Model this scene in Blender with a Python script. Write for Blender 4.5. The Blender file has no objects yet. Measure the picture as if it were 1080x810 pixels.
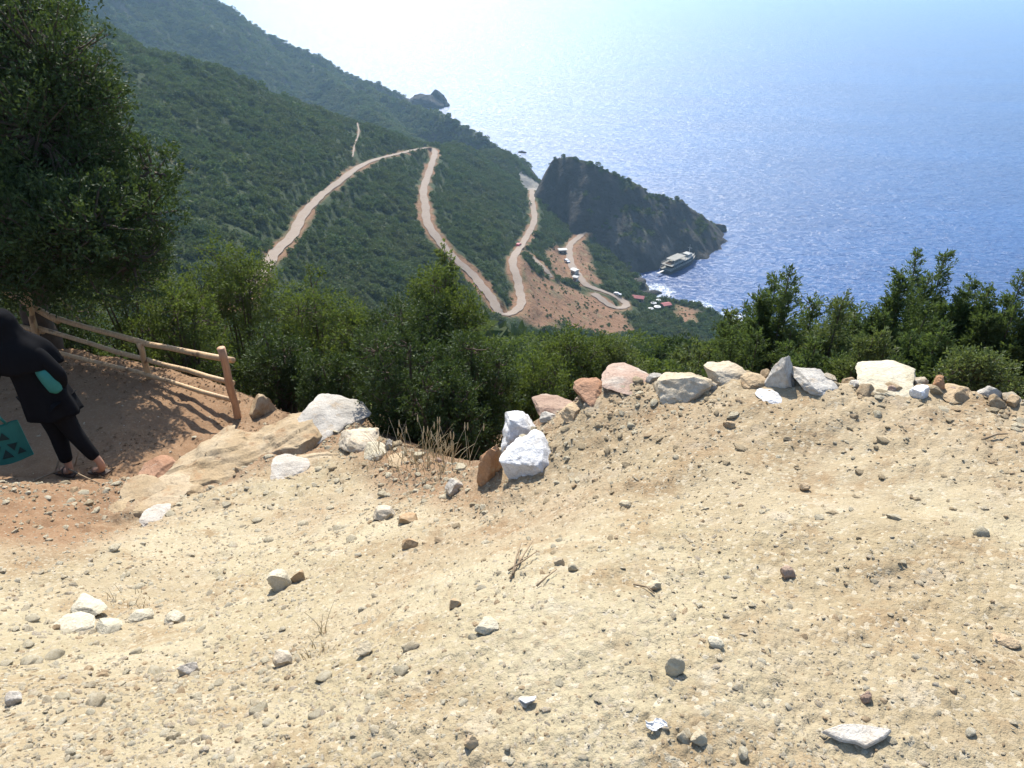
import bpy, bmesh, math, random
import numpy as np
from mathutils import Vector, Matrix

# ------------------------------------------------------------------ camera, sky, sun, exposure
SC = bpy.context.scene
COL = SC.collection
R = math.radians
CAM_Z = 1.6
SEA_Z = -170.0
PITCH = 30.0
SUN_EL, SUN_AZ = 46.5, -8.0            # azimuth measured clockwise from +Y

cam_data = bpy.data.cameras.new("camera")
cam = bpy.data.objects.new("camera", cam_data)
COL.objects.link(cam)
cam.location = (0, 0, CAM_Z)
cam.rotation_euler = (R(90 - PITCH), 0, 0)
cam_data.sensor_width = 36.0
cam_data.angle = 2 * math.atan(540 / 800)
cam_data.clip_start = 0.05
cam_data.clip_end = 120000
SC.camera = cam

world = bpy.data.worlds.new("World")
SC.world = world
world.use_nodes = True
wn = world.node_tree
sky = wn.nodes.new("ShaderNodeTexSky")
sky.sky_type = 'NISHITA'
sky.sun_disc = False
sky.sun_elevation = R(SUN_EL)
sky.sun_rotation = R(SUN_AZ)
sky.air_density = 1.0
sky.dust_density = 0.8
sky.ozone_density = 1.3
wn.links.new(sky.outputs[0], wn.nodes["Background"].inputs[0])
wn.nodes["Background"].inputs[1].default_value = 0.15

sun_data = bpy.data.lights.new("sun", 'SUN')
sun_data.energy = 5.0
sun_data.angle = R(0.5)
sun_data.color = (1.0, 0.95, 0.86)
sun = bpy.data.objects.new("sun", sun_data)
COL.objects.link(sun)
SUNV = Vector((math.sin(R(SUN_AZ)) * math.cos(R(SUN_EL)), math.cos(R(SUN_AZ)) * math.cos(R(SUN_EL)), math.sin(R(SUN_EL))))
sun.rotation_euler = (-SUNV).to_track_quat('-Z', 'Y').to_euler()

SC.view_settings.view_transform = 'Standard'
SC.view_settings.look = 'None'
SC.view_settings.gamma = 1.0
SC.view_settings.use_curve_mapping = False
SC.view_settings.exposure = 1.0
SC.render.engine = 'CYCLES'
SC.cycles.use_denoising = True
SC.cycles.max_bounces = 6
SC.cycles.diffuse_bounces = 3
SC.cycles.glossy_bounces = 2
SC.cycles.transmission_bounces = 4
SC.cycles.transparent_max_bounces = 6
SC.cycles.volume_bounces = 0
SC.cycles.sample_clamp_indirect = 4.0
SC.cycles.sample_clamp_direct = 12.0
HAZE_DENSITY = 0.00017

# ------------------------------------------------------------------ numbers: noise, rays
def _hash2(ix, iy, seed):
    h = (ix.astype(np.int64) * 374761393 + iy.astype(np.int64) * 668265263 + seed * 974711) & 0x7fffffff
    h = ((h ^ (h >> 13)) * 1274126177) & 0x7fffffff
    return ((h ^ (h >> 16)) & 0xffffff) / float(0xffffff)

def vnoise(x, y, seed=0):
    x = np.asarray(x, float); y = np.asarray(y, float)
    ix = np.floor(x); iy = np.floor(y)
    fx = x - ix; fy = y - iy
    fx = fx * fx * fx * (fx * (fx * 6 - 15) + 10); fy = fy * fy * fy * (fy * (fy * 6 - 15) + 10)
    a = _hash2(ix, iy, seed); b = _hash2(ix + 1, iy, seed)
    c = _hash2(ix, iy + 1, seed); d = _hash2(ix + 1, iy + 1, seed)
    return (a + (b - a) * fx) * (1 - fy) + (c + (d - c) * fx) * fy - 0.5

def fbm(x, y, octaves=5, seed=0, gain=0.5):
    s = 0; a = 1.0
    for o in range(octaves):
        c, sn = math.cos(0.7 * o), math.sin(0.7 * o)
        s = s + a * vnoise((x * c - y * sn) * 2 ** o + 17.3 * o, (x * sn + y * c) * 2 ** o - 9.1 * o, seed + o)
        a *= gain
    return s

def sstep(a, b, x):
    t = np.clip((x - a) / (b - a), 0, 1)
    return t * t * (3 - 2 * t)

CP, SP = math.cos(R(PITCH)), math.sin(R(PITCH))
def ray(u, v):
    X = (u - 540) / 800.0; Y = (405 - v) / 800.0
    return np.array([X, CP + Y * SP, -SP + Y * CP])
def at_z(u, v, z):
    d = ray(u, v); t = (z - CAM_Z) / d[2]
    return np.array([d[0] * t, d[1] * t, z])
def at_y(u, v, y):
    d = ray(u, v); t = y / d[1]
    return np.array([d[0] * t, y, CAM_Z + d[2] * t])
def at_d(u, v, D):
    d = ray(u, v) * D
    return np.array([d[0], d[1], CAM_Z + d[2]])

def march(u, v, fn, t0, t1, n=900):
    d = ray(u, v)
    ts = t0 * (t1 / t0) ** np.linspace(0, 1, n)
    z = CAM_Z + d[2] * ts - fn(d[0] * ts, d[1] * ts)
    hit = np.nonzero(z < 0)[0]
    if len(hit) == 0:
        return None
    k = hit[0]
    a, b = ts[max(k - 1, 0)], ts[k]
    for _ in range(22):
        m = 0.5 * (a + b)
        if CAM_Z + d[2] * m - fn(np.array([d[0] * m]), np.array([d[1] * m]))[0] < 0: b = m
        else: a = m
    return np.array([d[0] * b, d[1] * b, CAM_Z + d[2] * b])

def seg_dist(x, y, poly):
    """distance to a polyline, with the interpolated third value at the nearest point"""
    best = np.full(np.shape(x), 1e9); val = np.zeros(np.shape(x))
    for (p, q) in zip(poly[:-1], poly[1:]):
        dx, dy = q[0] - p[0], q[1] - p[1]
        L = dx * dx + dy * dy + 1e-12
        t = np.clip(((x - p[0]) * dx + (y - p[1]) * dy) / L, 0, 1)
        d = np.hypot(x - p[0] - t * dx, y - p[1] - t * dy)
        m = d < best
        best = np.where(m, d, best)
        if len(p) > 2:
            val = np.where(m, p[2] + (q[2] - p[2]) * t, val)
    return best, val

def in_poly(x, y, poly):
    c = np.zeros(np.shape(x), bool)
    n = len(poly)
    for i in range(n):
        x0, y0 = poly[i][:2]; x1, y1 = poly[(i + 1) % n][:2]
        m = ((y0 > y) != (y1 > y)) & (x < (x1 - x0) * (y - y0) / (y1 - y0 + 1e-12) + x0)
        c ^= m
    return c

def poly_sd(x, y, poly):
    d, _ = seg_dist(x, y, list(poly) + [poly[0]])
    return np.where(in_poly(x, y, poly), -d, d)

# ------------------------------------------------------------------ mesh helpers
def link(o, parent=None):
    COL.objects.link(o)
    if parent is not None:
        o.parent = parent
    return o

def np_mesh(name, verts, faces, mat=None, smooth=False, attrs=None, fattrs=None):
    """faces: (n,k) array, or list of such arrays"""
    me = bpy.data.meshes.new(name)
    verts = np.asarray(verts, np.float32)
    fl = faces if isinstance(faces, list) else [faces]
    fl = [np.asarray(f, np.int32) for f in fl if len(f)]
    me.vertices.add(len(verts)); me.vertices.foreach_set("co", verts.ravel())
    nl = sum(f.size for f in fl); nf = sum(len(f) for f in fl)
    me.loops.add(nl); me.loops.foreach_set("vertex_index", np.concatenate([f.ravel() for f in fl]))
    tot = np.concatenate([np.full(len(f), f.shape[1], np.int32) for f in fl])
    st = np.concatenate([[0], np.cumsum(tot)[:-1]]).astype(np.int32)
    me.polygons.add(nf); me.polygons.foreach_set("loop_start", st); me.polygons.foreach_set("loop_total", tot)
    me.polygons.foreach_set("use_smooth", np.full(nf, smooth))
    for k, a in (attrs or {}).items():
        a = np.asarray(a, np.float32)
        if a.ndim == 1:
            at = me.attributes.new(k, 'FLOAT', 'POINT'); at.data.foreach_set("value", a)
        else:
            at = me.attributes.new(k, 'FLOAT_COLOR', 'POINT'); at.data.foreach_set("color", a.ravel())
    for k, a in (fattrs or {}).items():
        at = me.attributes.new(k, 'FLOAT', 'FACE'); at.data.foreach_set("value", np.asarray(a, np.float32))
    if mat: me.materials.append(mat)
    me.update(calc_edges=True)
    me.validate()
    return me

def obj(name, me, parent=None, loc=(0, 0, 0), rot=(0, 0, 0)):
    o = bpy.data.objects.new(name, me)
    o.location = loc; o.rotation_euler = rot
    return link(o, parent)

def tag(o, label=None, cat=None, group=None, kind=None):
    if label: o["label"] = label
    if cat: o["category"] = cat
    if group: o["group"] = group
    if kind: o["kind"] = kind
    return o

def empty(name, loc, rz=0.0):
    o = bpy.data.objects.new(name, None)
    o.empty_display_size = 0.2
    o.location = loc; o.rotation_euler = (0, 0, rz)
    return link(o)

def grid_faces(n, m):
    i = np.arange(n * m).reshape(n, m)
    return np.stack([i[:-1, :-1], i[:-1, 1:], i[1:, 1:], i[1:, :-1]], -1).reshape(-1, 4)

class MB:
    """collects boxes, tubes and prisms into one mesh"""
    def __init__(s): s.v = []; s.f4 = []; s.f3 = []; s.n = 0
    def add(s, v, f4=(), f3=()):
        v = np.asarray(v, float)
        s.v.append(v)
        if len(f4): s.f4.append(np.asarray(f4, int) + s.n)
        if len(f3): s.f3.append(np.asarray(f3, int) + s.n)
        s.n += len(v)
    def box(s, c, d, rz=0.0, M=None):
        x, y, z = np.array(d) / 2.0
        v = np.array([(-x,-y,-z),(x,-y,-z),(x,y,-z),(-x,y,-z),(-x,-y,z),(x,-y,z),(x,y,z),(-x,y,z)], float)
        if M is not None: v = v @ np.array(M).T
        cs, sn = math.cos(rz), math.sin(rz)
        v = np.stack([v[:,0]*cs - v[:,1]*sn, v[:,0]*sn + v[:,1]*cs, v[:,2]], 1) + np.array(c)
        s.add(v, [(0,3,2,1),(4,5,6,7),(0,1,5,4),(1,2,6,5),(2,3,7,6),(3,0,4,7)])
    def tube(s, pts, radii, n=6, cap=True):
        pts = np.asarray(pts, float); k = len(pts)
        radii = np.broadcast_to(radii, (k,))
        tan = np.gradient(pts, axis=0); tan /= np.linalg.norm(tan, axis=1)[:, None] + 1e-9
        ref = np.array([0.31, 0.22, 0.93]) if abs(tan[:, 2]).mean() < 0.8 else np.array([0.9, 0.3, 0.1])
        a = np.cross(tan, ref); a /= np.linalg.norm(a, axis=1)[:, None] + 1e-9
        b = np.cross(tan, a)
        th = np.linspace(0, 2 * np.pi, n, endpoint=False)
        v = pts[:, None] + radii[:, None, None] * (a[:, None] * np.cos(th)[None, :, None] + b[:, None] * np.sin(th)[None, :, None])
        v = v.reshape(-1, 3)
        f = []
        for i in range(k - 1):
            for j in range(n):
                f.append((i*n+j, i*n+(j+1) % n, (i+1)*n+(j+1) % n, (i+1)*n+j))
        f3 = []
        if cap:
            v = np.vstack([v, pts[0], pts[-1]])
            for j in range(n):
                f3.append((k*n, (j+1) % n, j)); f3.append((k*n+1, (k-1)*n+j, (k-1)*n+(j+1) % n))
        s.add(v, f, f3)
    def build(s, name, mat, parent=None, smooth=False, loc=(0, 0, 0)):
        fl = []
        if s.f4: fl.append(np.vstack(s.f4))
        if s.f3: fl.append(np.vstack(s.f3))
        me = np_mesh(name, np.vstack(s.v), fl, mat, smooth)
        return obj(name, me, parent, loc)

# ------------------------------------------------------------------ materials
def mat_new(name):
    m = bpy.data.materials.new(name); m.use_nodes = True
    nt = m.node_tree
    return m, nt, nt.nodes["Principled BSDF"]
def N(nt, t, **kw):
    n = nt.nodes.new(t)
    for k, v in kw.items():
        if k.startswith("i_"):
            n.inputs[k[2:].replace("_", " ")].default_value = v
        else: setattr(n, k, v)
    return n
def mix(nt, fac, a, b, mode='MIX'):
    n = nt.nodes.new("ShaderNodeMix"); n.data_type = 'RGBA'; n.blend_type = mode
    for s, x in ((n.inputs[0], fac), (n.inputs[6], a), (n.inputs[7], b)):
        if hasattr(x, "links"): nt.links.new(x, s)
        else: s.default_value = x if not isinstance(x, tuple) else (*x, 1)[:4]
    return n.outputs[2]
def ramp(nt, x, p0, p1):
    n = nt.nodes.new("ShaderNodeMapRange"); n.interpolation_type = 'SMOOTHSTEP'
    n.inputs[1].default_value = p0; n.inputs[2].default_value = p1
    nt.links.new(x, n.inputs[0]); return n.outputs[0]
def noise(nt, vec, scale, detail=4, rough=0.55, dist=0.0):
    n = nt.nodes.new("ShaderNodeTexNoise")
    n.inputs["Scale"].default_value = scale; n.inputs["Detail"].default_value = detail
    n.inputs["Roughness"].default_value = rough; n.inputs["Distortion"].default_value = dist
    nt.links.new(vec, n.inputs["Vector"]); return n.outputs["Fac"]
def bump(nt, bsdf, h, strength, dist, prev=None):
    b = nt.nodes.new("ShaderNodeBump"); b.inputs["Strength"].default_value = strength; b.inputs["Distance"].default_value = dist
    nt.links.new(h, b.inputs["Height"])
    if prev is not None: nt.links.new(prev, b.inputs["Normal"])
    if bsdf is not None: nt.links.new(b.outputs[0], bsdf.inputs["Normal"])
    return b.outputs[0]
def geo_pos(nt): return nt.nodes.new("ShaderNodeNewGeometry").outputs["Position"]
def obj_pos(nt): return nt.nodes.new("ShaderNodeTexCoord").outputs["Object"]

def simple(name, col, rough=0.7, metal=0.0, var=0.12, scale=8.0, spec=0.3):
    m, nt, b = mat_new(name)
    p = obj_pos(nt); f = noise(nt, p, scale)
    c1 = tuple(x * (1 - var) for x in col); c2 = tuple(min(1, x * (1 + var)) for x in col)
    nt.links.new(mix(nt, f, c1, c2), b.inputs["Base Color"])
    b.inputs["Roughness"].default_value = rough; b.inputs["Metallic"].default_value = metal
    b.inputs["Specular IOR Level"].default_value = spec
    return m

def leaf_mat(name, c_dark, c_light, trans=0.35, rough=0.42, wide=0.0):
    m, nt, b = mat_new(name)
    a = N(nt, "ShaderNodeAttribute", attribute_name="rnd")
    col = mix(nt, a.outputs["Fac"], c_dark, c_light)
    if wide: col = mix(nt, ramp(nt, noise(nt, geo_pos(nt), wide, 5, 0.65), 0.40, 0.64), col, mix(nt, a.outputs["Fac"], (0.050, 0.060, 0.026), (0.115, 0.120, 0.055)))
    nt.links.new(col, b.inputs["Base Color"])
    b.inputs["Roughness"].default_value = rough; b.inputs["Specular IOR Level"].default_value = 0.16
    t = N(nt, "ShaderNodeBsdfTranslucent")
    nt.links.new(mix(nt, 0.5, col, (c_light[0] * 1.6, c_light[1] * 1.6, c_light[2] * 0.6)), t.inputs["Color"])
    mx = N(nt, "ShaderNodeMixShader"); mx.inputs[0].default_value = trans
    nt.links.new(b.outputs[0], mx.inputs[1]); nt.links.new(t.outputs[0], mx.inputs[2])
    nt.links.new(mx.outputs[0], nt.nodes["Material Output"].inputs["Surface"])
    return m

def rock_mat(name, c1, c2, c3=None, scale=3.0, stain=0.5, bs=0.5):
    """stone: two mottled tones, a dusty third tone in patches, grain and pits"""
    m, nt, b = mat_new(name)
    p = obj_pos(nt)
    oi = N(nt, "ShaderNodeObjectInfo")
    off = N(nt, "ShaderNodeVectorMath", operation='MULTIPLY_ADD')
    nt.links.new(oi.outputs["Random"], off.inputs[0]); off.inputs[1].default_value = (37, 51, 23); nt.links.new(p, off.inputs[2])
    q = off.outputs[0]
    f1 = ramp(nt, noise(nt, q, scale, 6, 0.6, 0.6), 0.35, 0.65)
    col = mix(nt, f1, c1, c2)
    f2 = ramp(nt, noise(nt, q, scale * 2.3, 5, 0.65), 0.52, 0.7)
    if c3: col = mix(nt, f2, col, c3)
    g = noise(nt, q, scale * 22, 4, 0.7)
    col = mix(nt, ramp(nt, g, 0.3, 0.7), mix(nt, 0.28, col, (0.05, 0.04, 0.03)), col)
    nt.links.new(col, b.inputs["Base Color"])
    b.inputs["Roughness"].default_value = 0.92; b.inputs["Specular IOR Level"].default_value = 0.15
    n1 = bump(nt, None, noise(nt, q, scale * 5, 8, 0.65, 0.3), bs, 0.05)
    bump(nt, b, g, bs, 0.012, n1)
    return m

M = {}
M['cream'] = rock_mat("cream_limestone", (0.414, 0.332, 0.224), (0.514, 0.448, 0.348), (0.381, 0.273, 0.158))
M['white'] = rock_mat("whitewashed_stone", (0.62, 0.61, 0.60), (0.72, 0.71, 0.70), (0.52, 0.49, 0.45), 5.0)
M['greyst'] = rock_mat("grey_limestone", (0.37, 0.34, 0.295), (0.49, 0.455, 0.40), (0.40, 0.32, 0.23))
M['tan'] = rock_mat("tan_stone", (0.365, 0.265, 0.158), (0.448, 0.339, 0.215), (0.332, 0.207, 0.108))
M['orange'] = rock_mat("ochre_stone", (0.381, 0.199, 0.100), (0.431, 0.256, 0.141), (0.464, 0.348, 0.232))
M['purple'] = rock_mat("brown_stone", (0.249, 0.158, 0.116), (0.348, 0.249, 0.183), (0.398, 0.324, 0.249))
M['pink'] = rock_mat("pinkish_stone", (0.332, 0.215, 0.158), (0.414, 0.315, 0.249), (0.431, 0.365, 0.298))
M['rust'] = rock_mat("rust_stone", (0.298, 0.158, 0.091), (0.381, 0.224, 0.141), (0.414, 0.315, 0.232))
M['pale'] = rock_mat("pale_stone", (0.45, 0.395, 0.28), (0.53, 0.475, 0.36), (0.42, 0.34, 0.215))
M['pebble'] = rock_mat("gravel_stone", (0.40, 0.335, 0.225), (0.50, 0.43, 0.31), (0.36, 0.28, 0.18), 2.0)
M['bark'] = simple("bark", (0.075, 0.055, 0.04), 0.9, var=0.4, scale=14)
M['twig'] = simple("dead_twig", (0.22, 0.16, 0.10), 0.9, var=0.4, scale=20)
M['dry'] = simple("dry_grass", (0.40, 0.34, 0.22), 0.85, var=0.3, scale=10)
M['leaf_oak'] = leaf_mat("leaf_dark_green", (0.022, 0.038, 0.014), (0.056, 0.084, 0.026), 0.26, 0.6)
M['leaf_mid'] = leaf_mat("leaf_mid_green", (0.036, 0.060, 0.018), (0.098, 0.130, 0.034), 0.38, 0.6)
M['leaf_pine'] = leaf_mat("leaf_bluish_green", (0.032, 0.056, 0.024), (0.088, 0.125, 0.042), 0.38, 0.6)
M['leaf_light'] = leaf_mat("leaf_olive_green", (0.05, 0.075, 0.03), (0.12, 0.15, 0.055), 0.36, 0.45)
M['scrub'] = leaf_mat("scrub_leaves", (0.034, 0.064, 0.026), (0.080, 0.120, 0.046), 0.22, 0.8, 0.035)
M['scrub2'] = leaf_mat("scrub_olive_leaves", (0.046, 0.068, 0.028), (0.092, 0.122, 0.050), 0.22, 0.8)

def wood_mat(name, c1, c2):
    m, nt, b = mat_new(name)
    p = obj_pos(nt)
    mp = N(nt, "ShaderNodeMapping"); mp.inputs["Scale"].default_value = (1, 1, 0.06); nt.links.new(p, mp.inputs[0])
    f = noise(nt, mp.outputs[0], 45, 6, 0.6, 0.5)
    col = mix(nt, ramp(nt, f, 0.3, 0.7), c1, c2)
    kn = noise(nt, p, 5, 2)
    col = mix(nt, ramp(nt, kn, 0.62, 0.72), col, tuple(x * 0.45 for x in c1))
    nt.links.new(col, b.inputs["Base Color"]); b.inputs["Roughness"].default_value = 0.65
    bump(nt, b, f, 0.35, 0.006)
    return m
M['wood'] = wood_mat("fence_wood", (0.34, 0.21, 0.105), (0.50, 0.34, 0.18))
M['wood2'] = wood_mat("fence_post_wood", (0.32, 0.165, 0.085), (0.45, 0.26, 0.14))

# ------------------------------------------------------------------ near ground: the road shoulder, the bank and the path below it
def tps_fit(P, Z, lam=0.002):
    P = np.asarray(P); n = len(P)
    r = np.linalg.norm(P[:, None] - P[None], axis=2)
    K = np.where(r > 0, r * r * np.log(r + 1e-12), 0) + lam * np.eye(n)
    Q = np.hstack([np.ones((n, 1)), P])
    A = np.block([[K, Q], [Q.T, np.zeros((3, 3))]])
    w = np.linalg.solve(A, np.concatenate([Z, np.zeros(3)]))
    return P, w
def tps_eval(T, x, y):
    P, w = T
    s = w[-3] + w[-2] * x + w[-1] * y
    for (px, py), c in zip(P, w[:-3]):
        r2 = (x - px) ** 2 + (y - py) ** 2
        s = s + c * 0.5 * r2 * np.log(r2 + 1e-12)
    return s

EDGE_PX = [(-170, 505, -1.95), (0, 512, -2.2), (60, 513, -2.33), (110, 514, -2.4), (190, 495, -2.6), (290, 458, -2.5), (370, 444, -2.4), (420, 472, -2.0),
           (470, 492, -1.6), (510, 495, -1.25), (545, 462, -1.0), (590, 432, -0.75), (640, 408, -0.55), (730, 400, -0.42),
           (830, 402, -0.34), (900, 408, -0.3), (1000, 412, -0.25), (1080, 422, -0.2), (1300, 440, -0.1)]
CTRL_PX = [(540, 810, 0.0), (1080, 810, 0.03), (0, 810, -0.15), (1080, 600, -0.03), (800, 600, -0.12), (540, 600, -0.32), (300, 610, -1.2),
           (100, 640, -1.25), (0, 640, -1.15), (300, 700, -0.62), (100, 740, -0.5), (430, 560, -1.1), (540, 700, -0.05), (800, 700, -0.0),
           (700, 480, -0.42), (900, 480, -0.26), (500, 540, -0.95), (250, 540, -2.05), (150, 560, -1.95), (50, 560, -1.85), (620, 500, -0.62)]
edge3 = [at_z(*p) for p in EDGE_PX]
ctrl3 = edge3 + [at_z(*p) for p in CTRL_PX] + [np.array([0, 0, 0.0]), np.array([2.0, 0, 0.05]), np.array([-2, 0, -0.15]), np.array([0, -2, 0.05])]
TP = tps_fit([c[:2] for c in ctrl3], np.array([c[2] for c in ctrl3]))
EX = np.array([c[0] for c in edge3]); EY = np.array([c[1] for c in edge3])
PATH = [(-14, 5.6), (-3.55, 5.15), (-2.75, 6.1), (-2.6, 6.7), (-2.7, 7.6), (-3.2, 7.95), (-4.6, 8.8), (-6.1, 9.3), (-14, 10.2)]

def S_slope(x, y):
    return -4.5 - 0.49 * (y - 8.0) - 0.02 * np.abs(x) - 0.0009 * np.maximum(y - 22, 0) ** 2 * (y < 150) - (y >= 150) * (14.75 + 0.2 * (y - 150))

def near_base(x, y):
    xc = np.clip(x, -6.5, 5.0); yc = np.clip(y, -1.5, 8.0)
    ey = np.interp(x, EX, EY)
    sd = y - ey
    yc = np.minimum(yc, ey + 0.25)
    zr = tps_eval(TP, xc, yc)
    zr = zr - 0.55 * np.maximum(sd, 0) - 0.5 * np.maximum(sd - 0.8, 0)
    zp = -3.02 - 0.085 * (y - 6.0) - 0.02 * (x + 3.0)
    sp = poly_sd(x, y, PATH)
    zp = zp - 0.9 * np.maximum(sp, 0)
    return np.maximum(zr, zp)

def near_h(x, y):
    z = near_base(x, y)
    return np.maximum(z, np.where(y > 6.0, S_slope(x, y), -1e3))

def near_detail(x, y):
    left = sstep(-0.2, -2.5, x)
    d = 0.075 * fbm(x * 1.1, y * 1.1, 4, 11) + 0.022 * (1 + left) * fbm(x * 6, y * 6, 4, 23)
    d = d - 0.20 * np.exp(-(((x + 3.05) / 0.42) ** 2 + ((y - 4.35) / 0.30) ** 2)) * (0.8 + 0.8 * fbm(x * 5, y * 5, 3, 55))
    rough = sstep(-0.1, 0.25, fbm(x * 0.8, y * 0.8, 2, 77)) * 0.6 + 0.4
    d = d + rough * 0.011 * np.abs(fbm(x * 26, y * 26, 3, 41)) * 2
    sdE = np.interp(x, EX, EY) - y
    crumb = sstep(1.9, 0.3, sdE + 0.9 * fbm(x * 1.7, y * 1.7, 3, 91)) * sstep(-0.3, 0.1, sdE)
    d = d + crumb * (0.030 * np.abs(fbm(x * 9, y * 9, 4, 95)) + 0.016 * np.abs(fbm(x * 24, y * 24, 3, 97)))
    return d

def ground_h(x, y):
    x = np.asarray(x, float); y = np.asarray(y, float)
    return near_h(x, y) + near_detail(x, y)

def gh(x, y): return float(ground_h(np.array([x]), np.array([y]))[0])
def ghit(u, v):
    p = march(u, v, ground_h, 0.8, 16.0, 500)
    return p if p is not None else at_d(u, v, 8.0)

nr, na = 640, 620
rr = 0.12 * (19.0 / 0.12) ** np.linspace(0, 1, nr)
aa = np.radians(np.concatenate([np.linspace(-110, -42, 60, endpoint=False), np.linspace(-42, 42, na - 120), np.linspace(42, 110, 61)[1:]]))
RR, AA = np.meshgrid(rr, aa, indexing='ij')
gx = RR * np.sin(AA); gy = RR * np.cos(AA)
gz = ground_h(gx, gy)
# redness of the soil: the cut bank, the path and the dry strip under the bushes are redder earth
def red_mask(x, y):
    n = fbm(x * 0.9, y * 0.9, 4, 5)
    ey = np.interp(x, EX, EY)
    a = sstep(-2.0, -3.0, x + 0.9 * n) * sstep(2.6, 3.9, y + 0.8 * n) * 0.95
    b = sstep(-1.15, -0.45, y - ey + 0.5 * n) * sstep(0.9, -0.6, x) * 0.85
    c = 0.42 * np.exp(-(((x - 0.05) / 0.7) ** 2 + ((y - 2.75) / 0.45) ** 2))
    d = 0.35 * np.exp(-(((x + 1.4) / 0.5) ** 2 + ((y - 4.2) / 0.5) ** 2))
    e = 0.16 * sstep(0.15, 0.4, n) + 0.34 * sstep(1.7, 0.2, ey - y + 0.7 * n)
    return np.clip(np.maximum.reduce([a, b, c + d, e]), 0, 1)
red = red_mask(gx, gy)
ec = np.zeros((nr, na, 4)); ec[..., 0] = red; ec[..., 3] = 1
ec[..., 1] = sstep(0.0, 0.35, gy - np.interp(gx, EX, EY)) * (poly_sd(gx, gy, PATH) > 0)

def earth_mat():
    m, nt, b = mat_new("dry_earth")
    p = geo_pos(nt)
    a = N(nt, "ShaderNodeAttribute", attribute_name="mask")
    sep = N(nt, "ShaderNodeSeparateColor"); nt.links.new(a.outputs["Color"], sep.inputs[0])
    base = mix(nt, ramp(nt, noise(nt, p, 0.9, 5, 0.6, 0.5), 0.35, 0.65), (0.290, 0.240, 0.150), (0.352, 0.303, 0.204))
    base = mix(nt, ramp(nt, noise(nt, p, 3.1, 6, 0.65, 0.4), 0.48, 0.68), base, (0.255, 0.190, 0.112))
    base = mix(nt, ramp(nt, noise(nt, p, 5.7, 5, 0.6), 0.56, 0.72), base, (0.385, 0.335, 0.245))
    redc = mix(nt, noise(nt, p, 4, 5, 0.65), (0.165, 0.092, 0.050), (0.250, 0.152, 0.088))
    base = mix(nt, sep.outputs[0], base, redc)
    base = mix(nt, sep.outputs[1], base, mix(nt, noise(nt, p, 6, 4), (0.12, 0.07, 0.04), (0.19, 0.125, 0.075)))
    g = noise(nt, p, 120, 5, 0.7)
    vor = N(nt, "ShaderNodeTexVoronoi"); vor.inputs["Scale"].default_value = 75; nt.links.new(p, vor.inputs["Vector"])
    vor2 = N(nt, "ShaderNodeTexVoronoi"); vor2.inputs["Scale"].default_value = 190; nt.links.new(p, vor2.inputs["Vector"])
    hs = N(nt, "ShaderNodeSeparateColor"); nt.links.new(vor.outputs["Color"], hs.inputs[0])
    spk = N(nt, "ShaderNodeMath", operation='MULTIPLY'); nt.links.new(ramp(nt, hs.outputs[0], 0.72, 0.9), spk.inputs[0])
    lessr = N(nt, "ShaderNodeMath", operation='MULTIPLY_ADD'); nt.links.new(sep.outputs[0], lessr.inputs[0]); lessr.inputs[1].default_value = -0.85; lessr.inputs[2].default_value = 1.0; nt.links.new(lessr.outputs[0], spk.inputs[1])
    base = mix(nt, spk.outputs[0], base, mix(nt, hs.outputs[1], (0.29, 0.23, 0.145), (0.41, 0.36, 0.27)))
    base = mix(nt, ramp(nt, g, 0.25, 0.6), mix(nt, 0.2, base, (0.14, 0.10, 0.055)), base)
    nt.links.new(base, b.inputs["Base Color"])
    b.inputs["Roughness"].default_value = 0.97; b.inputs["Specular IOR Level"].default_value = 0.08
    n0 = bump(nt, None, noise(nt, p, 28, 6, 0.7), 0.7, 0.02)
    inv = N(nt, "ShaderNodeMath", operation='SUBTRACT'); inv.inputs[0].default_value = 1; nt.links.new(vor.outputs["Distance"], inv.inputs[1])
    n1 = bump(nt, None, inv.outputs[0], 0.32, 0.008, n0)
    inv2 = N(nt, "ShaderNodeMath", operation='SUBTRACT'); inv2.inputs[0].default_value = 1; nt.links.new(vor2.outputs["Distance"], inv2.inputs[1])
    n2 = bump(nt, None, inv2.outputs[0], 0.35, 0.004, n1)
    bump(nt, b, g, 0.5, 0.004, n2)
    return m
M['earth'] = earth_mat()
near_me = np_mesh("ground", np.stack([gx, gy, gz], -1).reshape(-1, 3), grid_faces(nr, na)[:, ::-1], M['earth'], True, {"mask": ec.reshape(-1, 4)})
tag(obj("ground", near_me), kind="structure")

# ground behind the viewer, coarse
bx, by = np.meshgrid(np.linspace(-40, 30, 90), np.linspace(-30, -0.25, 50), indexing='ij')
bz = near_h(np.clip(bx, -3, 5), np.maximum(by, -1.5)) - 0.08 + 0.10 * np.maximum(0, -by - 2)
bm4 = np.zeros((90, 50, 4)); bm4[..., 0] = 0.15; bm4[..., 3] = 1
tag(obj("road_ground", np_mesh("road_ground", np.stack([bx, by, bz], -1).reshape(-1, 3), grid_faces(90, 50)[:, ::-1], M['earth'], True, {"mask": bm4.reshape(-1, 4)})), kind="structure")

# ------------------------------------------------------------------ far terrain
def P_plane(x, y):
    return -118 - 0.6 * np.minimum(x, 30) - 0.36 * np.maximum(x - 30, 0) - 0.07 * (y - 250)

def smax(a, b, k):
    h = np.clip(0.5 + 0.5 * (a - b) / k, 0, 1)
    return b + (a - b) * h + k * h * (1 - h)

RIDGE = [(-330, 300), (-140, 338), (-108, 382), (-55, 450), (-28, 520), (0, 590), (14, 640)]
def ridge_sd(x, y):
    d, _ = seg_dist(x, y, RIDGE)
    yy = np.interp(x, [p[0] for p in RIDGE], [p[1] for p in RIDGE])
    return np.where(y > yy, d, -d)

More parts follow.
